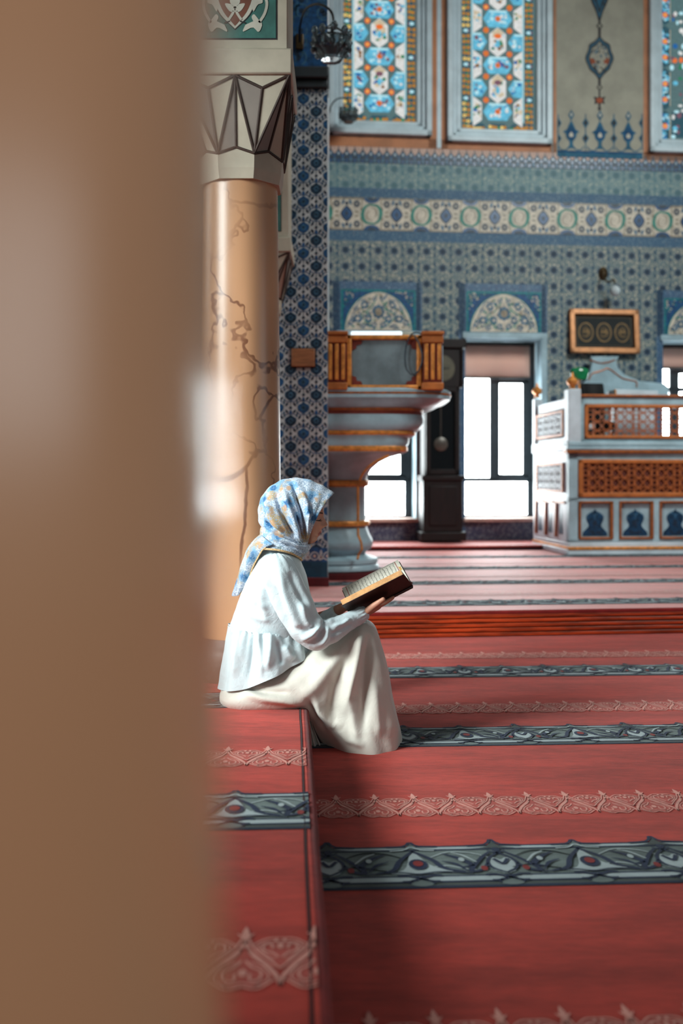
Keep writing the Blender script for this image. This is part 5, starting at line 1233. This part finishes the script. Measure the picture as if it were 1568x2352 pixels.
cloth('peplum', per, M_BLOUSE, PEF, cap=False, solid=.0016, parent=blouse, nz=.003, nsc=16, ripple=lambda u, v: (.0042*sin(2*pi*v*28+3*sin(2*pi*v*3))*max(0, 1-u*1.5)+.0100*(.2+.8*u)*sin(2*pi*v*10+2*sin(2*pi*v*2)))+.004*exp(-(u/.05)**2)*sin(2*pi*v*60+4*sin(2*pi*v*5)))
def sleeve(keys, folds, name):
    D = dense(keys, 84); C = [QP(a, b, c) for a, b, c, r in D]; rings = []
    ref = Vector((0, 1, 0))
    for k, (c, dd) in enumerate(zip(C, D)):
        t = (C[min(k+1, 83)]-C[max(k-1, 0)]).normalized(); a = (ref-t*ref.dot(t)).normalized(); b = t.cross(a)
        rings.append([c+(a*cos(2*pi*i/72)+b*sin(2*pi*i/72))*dd[3] for i in range(72)])
    return cloth(name, rings, M_BLOUSE, folds, nz=.0035, nsc=16, parent=blouse, ripple=lambda u, v: .0022*sin(2*pi*(u*9+.12*sin(2*pi*v*2)))*exp(-((u-.55)/.16)**2)+.0018*sin(2*pi*v*16)*exp(-(u/.10)**2)+.0015*sin(2*pi*v*14)*exp(-((u-.93)/.05)**2))
SN = [(630, 1284, -.135, .030), (634, 1296, -.150, .054), (645, 1322, -.166, .063), (660, 1356, -.178, .066), (680, 1398, -.188, .066), (702, 1438, -.192, .060), (722, 1460, -.190, .053), (748, 1453, -.178, .046), (776, 1440, -.158, .039), (806, 1424, -.126, .033), (826, 1413, -.108, .0285), (834, 1409, -.101, .0262)]
SNF = [([(618, 1300), (612, 1350), (634, 1410), (680, 1470)], 7, .007), ([(640, 1300), (650, 1360), (676, 1420), (700, 1460)], 10, .012), ([(664, 1310), (684, 1352), (704, 1392)], 8, -.008), ([(632, 1340), (648, 1400), (672, 1440)], 8, -.011), ([(690, 1380), (700, 1420), (716, 1448)], 7, .009), ([(676, 1440), (700, 1450), (726, 1436)], 6, -.009), ([(690, 1470), (716, 1458), (738, 1432)], 7, .011), ([(706, 1482), (734, 1468), (742, 1440)], 6, -.009), ([(734, 1484), (750, 1462), (752, 1436)], 6, .008), ([(760, 1440), (786, 1434), (806, 1420)], 5, .006), ([(756, 1460), (786, 1446), (812, 1432)], 5, -.006), ([(726, 1420), (744, 1430), (770, 1428)], 6, .008)]
sleeve(SN, SNF, 'sleeve')
SF = [(630, 1284, .135, .030), (634, 1298, .150, .054), (648, 1340, .175, .062), (666, 1392, .190, .060), (690, 1438, .195, .056), (708, 1450, .192, .050), (730, 1438, .165, .042), (752, 1422, .122, .034), (768, 1410, .092, .0285), (774, 1406, .083, .0262)]
sleeve(SF, [], 'sleeve')
def cuff(a, b, r0, r1):
    p0, p1 = QP(*a), QP(*b); t = (p1-p0).normalized(); x = (Vector((0, 1, 0))-t*t.y).normalized(); y = t.cross(x)
    rings = [[p0+(p1-p0)*u+(x*cos(2*pi*i/48)+y*sin(2*pi*i/48))*r for i in range(48)] for u, r in ((-.1, r0*.9), (0, r0), (.5, (r0+r1)/2), (1, r1), (1.02, r1*.95), (.9, r1*.92))]
    mb = MB(); mb.loft(rings, cap=False); wpart(mb.build('cuff', M_BLOUSE, smooth=60, sub=1), blouse)
cuff((823, 1415, -.110), (839, 1407, -.096), .0290, .0262); cuff((760, 1415.5, .102), (775, 1406, .082), .030, .0262)
col_ = MB(); col_.loft([oval(690, 1285, 616, 1266, .078, 60), oval(692, 1279, 620, 1260, .070, 60), oval(688, 1276, 622, 1258, .066, 60)], cap=False); wpart(col_.build('collar', M_BLOUSE, smooth=60, sub=1, solid=.002), blouse)
bt = Q(690, 1222+68, -.0)
# ---- headscarf: ribs run from the crown down to the knot under the chin
G0 = Vector((704, 1256, 0))
TOP = dense([(768, 1132.5), (748, 1118.5), (722, 1106), (694, 1098), (664, 1097.5), (636, 1106), (612, 1124), (597, 1148), (592, 1174), (594, 1198), (602, 1216)], 100)
CT = dense([(726, 1172), (722, 1180), (714, 1182), (704, 1180), (692, 1184), (680, 1190), (668, 1198), (656, 1206), (646, 1212), (638, 1217), (632, 1222)], 100)
WD = dense([(.078,), (.083,), (.087,), (.090,), (.092,), (.093,), (.093,), (.092,), (.088,), (.080,), (.070,)], 100)
EN = dense([(706, 1250), (705, 1252), (704, 1254), (703, 1255), (702, 1256), (701, 1257), (700, 1257), (699, 1258), (698, 1258), (697, 1258), (696, 1258)], 100)
HSF = [([(632, 1130), (640, 1166), (655, 1196), (667, 1218), (681, 1238)], 5.0, -.012), ([(671, 1106), (682, 1144), (693, 1178), (699, 1210), (702, 1242)], 4.5, -.013), ([(680, 1182), (688, 1212), (696, 1241)], 3.2, -.009),
       ([(650, 1122), (664, 1166), (680, 1206), (692, 1240)], 6, .008), ([(690, 1120), (704, 1160), (708, 1200)], 6, .005), ([(612, 1150), (624, 1190), (650, 1226)], 7, .006), ([(606, 1196), (622, 1212), (646, 1226)], 4, -.007), ([(712, 1170), (707, 1205), (704, 1240)], 3, .004)]
grid = []
for k in range(100):
    S_, C_, E_, w_ = Vector(TOP[k]), Vector(CT[k]), Vector(EN[k]), WD[k][0]; near = []
    for j in range(49):
        s = j/48; p = S_*(1-s)**2+C_*2*s*(1-s)+E_*s*s
        yy = w_*(sin(pi/2*min(1, s/.52))**.56 if s < .52 else 1-(1-.46)*((s-.52)/.48)**1.7)
        near.append(Q(p.x, p.y, -yy if j else 0))
    far = [Vector((v.x, 2*YP-v.y, v.z)) for v in near[1:]]
    grid.append(far[::-1]+near)
def drape(name, grid, folds, m, parent=None, amp=1.0, solid=.0022, nz=.0012, rip=None, sub=1):
    R, N = len(grid), len(grid[0]); cen = Q(660, 1190)
    res = []
    for a in range(R):
        row = []
        for b in range(N):
            du = grid[min(a+1, R-1)][b]-grid[max(a-1, 0)][b]; dv = grid[a][min(b+1, N-1)]-grid[a][max(b-1, 0)]
            n = du.cross(dv); n = n.normalized() if n.length > 1e-9 else Vector((0, 0, 1)); v = grid[a][b]
            if n.dot(v-cen) < 0: n = -n
            px, py = topx(v)
            d = 2.2*fold_amount(px, py, folds)*min(1, abs(n.y)*1.3)*amp+nz*noise.noise(v*30)
            if rip: d += rip(a/(R-1), b/(N-1))
            row.append(v+n*d)
        res.append(row)
    mb = MB(); mb.loft(res, closed=False); return wpart(mb.build(name, m, smooth=180, solid=solid, sub=sub), parent)
scarf = drape('headscarf', grid, HSF, M_SCARF, rip=lambda u, v: .0012*sin(u*58)*sin(pi*v)**.5)
NW = [(703, 1249, 604, 1205, .068, 0, -2), (712, 1250, 598, 1214, .078, 0, 0), (715, 1254, 598, 1226, .086, 0, 1), (708, 1266, 592, 1240, .094, 0, -2), (700, 1278, 580, 1256, .104, 0, -7), (693, 1288, 572, 1274, .112, 2, -24)]
NWF = [([(618, 1214), (650, 1229), (680, 1242), (708, 1256)], 4.0, -.014), ([(640, 1243), (672, 1255), (700, 1268)], 3, -.008), ([(640, 1236), (670, 1248), (700, 1262)], 3, .006), ([(650, 1246), (676, 1260), (692, 1274)], 2.6, -.005), ([(612, 1236), (640, 1240), (664, 1252)], 4, .004)]
neck = cloth('neck_wrap', [oval(a, b, c, d, w, 112, .9, nx, ny) for a, b, c, d, w, nx, ny in dense(NW, 50)], M_SCARF, NWF, cap=False, solid=.0022, parent=scarf, nz=.002, nsc=30)
er = oval(*[NW[-1][i] for i in range(5)], 112, .9, NW[-1][5], NW[-1][6])
hm = MB(); hm.tube([v+Vector((0, 0, -.001)) for v in er[2:50]], .0042, 8); hm.tube([v+Vector((0, 0, -.001)) for v in er[62:111]], .0042, 8); wpart(hm.build('hem', M_SCARFB, smooth=60), scarf)
TB = dense([(600, 1226), (584, 1240), (568, 1262), (555, 1295), (544, 1335), (534, 1369)], 40); TN = dense([(632, 1246, .105), (610, 1256, .108), (600, 1270, .104), (585, 1298, .090), (571, 1336, .068), (553, 1364, .040)], 40)
grid2 = []
for b_, n_ in zip(TB, TN):
    r_ = []
    for j in range(-16, 17):
        t = abs(j)/16; yy = n_[2]*sin(pi/2*t)*math.copysign(1, j) if j else 0; k_ = 1-cos(pi/2*t)
        r_.append(Q(b_[0]+(n_[0]-b_[0])*k_, b_[1]+(n_[1]-b_[1])*k_, -yy))
    grid2.append(r_)
tail = drape('scarf_tail', grid2, [([(590, 1246), (566, 1300), (545, 1360)], 5, .004)], M_SCARF, scarf, rip=lambda u, v: .004*u*sin(v*30), nz=.002)
hm = MB()
hm.tube([r_[-1]+Vector((.001, -.001, 0)) for r_ in grid2[6:]], .0026, 6); wpart(hm.build('tail_hem', M_SCARFB, smooth=60), scarf)

# ================================================================= the open book in her hands
S0, S1 = Q(811, 1413, -.005), Q(947, 1344, -.005)
es = (S1-S0); LB = es.length; es.normalize()
wn_ = Vector((-27*KP, -.158, 35*KP)); wf_ = Vector((-24*KP, .145, 45*KP)); wn_ *= .172/wn_.length; wf_ *= .172/wf_.length
book = tag(empty('book', (S0+S1)/2), 'thick open book with brown cover and printed pages held by the woman', 'book')
bpy.context.view_layer.update()
def bpart(o, parent=None):
    o.parent = parent or book; bpy.context.view_layer.update(); o.matrix_parent_inverse = o.parent.matrix_world.inverted(); o.matrix_basis = Matrix.Identity(4); return o
nn = es.cross(wn_).normalized(); nn = nn if nn.z > 0 else -nn
nf = es.cross(wf_).normalized(); nf = nf if nf.z > 0 else -nf
M_COVER = mat('brown_book_cover', (50, 30, 26), .5, var=.2, scale=60, bump=.15, bscale=500); M_PAGE = mat('book_paper', (206, 200, 186), .8, var=.03); M_EDGE = mat('tan_page_edges', (206, 152, 98), .7, var=.08, scale=40, stretch=(1, 1, 1)); M_INK = mat('ink', (72, 68, 62), .8); M_REDI = mat('red_ink', (146, 40, 36), .8); M_GOLDI = mat('gold_ink', (190, 150, 86), .6)
cv = MB()
def slab(w, n, h0, h1, a0=-.004, a1=1.004, b0=.0, b1=1.02, m=0):
    pts = [S0+es*LB*a+w*b for a, b in ((a0, b0), (a1, b0), (a1, b1), (a0, b1))]
    cv.add([p+n*h0 for p in pts]+[p+n*h1 for p in pts], [(3,2,1,0), (4,5,6,7), (0,1,5,4), (1,2,6,5), (2,3,7,6), (3,0,4,7)], m)
slab(wn_, nn, -.003, 0); cvn = bpart(cv.build('cover', M_COVER, bevel=.0012)); cv = MB(); slab(wf_, nf, -.003, 0); bpart(cv.build('cover', M_COVER, bevel=.0012))
sp = MB(); sp.loft([[S0+es*LB*a+(wn_*.10*cos(t)+wf_*.10*sin(t))*.0+Vector((0, .012*cos(t), -.010*sin(t)-.0)) for t in [pi*i/10 for i in range(11)]] for a in (-.003, 1.003)], closed=False); bpart(sp.build('spine', M_COVER, solid=.003, smooth=60))
def block(w, n, th, name):
    prof = [(0.0, .002), (.03, th*.75), (.10, th*1.05), (.3, th*1.12), (.6, th*1.05), (.97, th)]
    rings = []
    for a in (.012, .988):
        top = [S0+es*LB*a+w*b+n*(h+.0005) for b, h in prof]; bot = [S0+es*LB*a+w*b+n*.0005 for b in (.97, .0)]
        rings.append(top+bot)
    mb = MB(); o = rings; N = len(o[0])
    mb.add(o[0]+o[1], [], 0)
    for i in range(N):
        j = (i+1) % N; mb.f.append([i, j, N+j, N+i]); mb.m.append(0 if i < len(prof)-1 else 1)
    mb.f.append(list(range(N))[::-1]); mb.m.append(1); mb.f.append(list(range(N, 2*N))); mb.m.append(1)
    bpart(mb.build(name, [M_PAGE, M_EDGE], smooth=30)); return prof
pn = block(wn_, nn, .021, 'page_block'); pf_ = block(wf_, nf, .016, 'page_block')
def page_print(w, n, prof, seed):
    fnp = lambda u, v, h: tuple(S0+es*LB*u+w*v+n*(lerp_table(prof, v)+.0009+h))
    q = Paint(fnp, .00012); rr = random.Random(seed)
    for u in (.075, .925): q.line([(u, .12+.82*k/8) for k in range(9)], .010, M_REDI, 1)
    for v in (.12, .94): q.line([(.075+.85*k/10, v) for k in range(11)], .006, M_INK, 1)
    q.poly([(.94, .50), (.965, .56), (.985, .53), (.975, .62), (.985, .70), (.96, .68), (.94, .74)], M_GOLDI, 1)
    for k in range(15):
        u0 = .115+.77*k/14; v = .16
        while v < .90:
            L = rr.uniform(.015, .05); q.line([(u0+rr.uniform(-.006, .006), v), (u0+rr.uniform(-.010, .010), v+L*.5), (u0+rr.uniform(-.006, .006), v+L)], .0055, M_INK, 1)
            if rr.random() < .5: q.line([(u0, v+L*.4), (u0+rr.choice((-.018, .018)), v+L*.45)], .006, M_INK, 1.2)
            v += L+rr.uniform(.006, .016)
    return bpart(q.build('printed_text'))
page_print(wf_, nf, pf_, 3); page_print(wn_, nn, pn, 4)
rb = MB(); rb.tube([S0+es*LB*1.0+nf*.016, S0+es*LB*1.02+nf*.014+Vector((0, -.004, -.004))], .002, 6); bpart(rb.build('headband', M_REDI))
# ================================================================= light
w = bpy.data.worlds.new('World'); SC.world = w; w.use_nodes = True
bg = w.node_tree.nodes['Background']; bg.inputs[0].default_value = (.72, .83, .84, 1); bg.inputs[1].default_value = .14
def area(name, loc, to, sx, sy, power, col=(1, 1, 1), spread=180):
    l = bpy.data.lights.new(name, 'AREA'); l.shape = 'RECTANGLE'; l.size, l.size_y = sx, sy; l.energy = power; l.color = col; l.spread = radians(spread)
    o = bpy.data.objects.new(name, l); COL.objects.link(o); o.location = loc
    o.rotation_euler = (Vector(to)-Vector(loc)).to_track_quat('-Z', 'Y').to_euler(); return o
area('window_light_left', (-4.2, 1.2, 3.1), (.1, 4.5, .6), 2.0, 2.0, 76, (.90, 1, .99), 56)
area('window_light_left', (-5.5, 6.0, 3.6), (.5, 4.6, .2), 2.4, 2.4, 46, (.92, 1, .99), 90)
area('window_light_right', (7.5, 1.0, 2.3), (0, .7, 2.0), 4.4, 2.0, 17, (.92, .98, 1), 80)
area('window_light_hall', (5.5, 5.0, 8.2), (1.8, 11.5, 2.0), 3.5, 2.5, 180, (.93, 1, .97), 85)  # added fill to brighten the far wall, pulpit and lodge; source unseen
area('window_light_rear', (1.2, -2.4, 1.7), (-.25, .4, 1.05), .8, 1.0, 1.7, (.96, .99, 1), 40)  # added fill aimed at the near column; no window known there
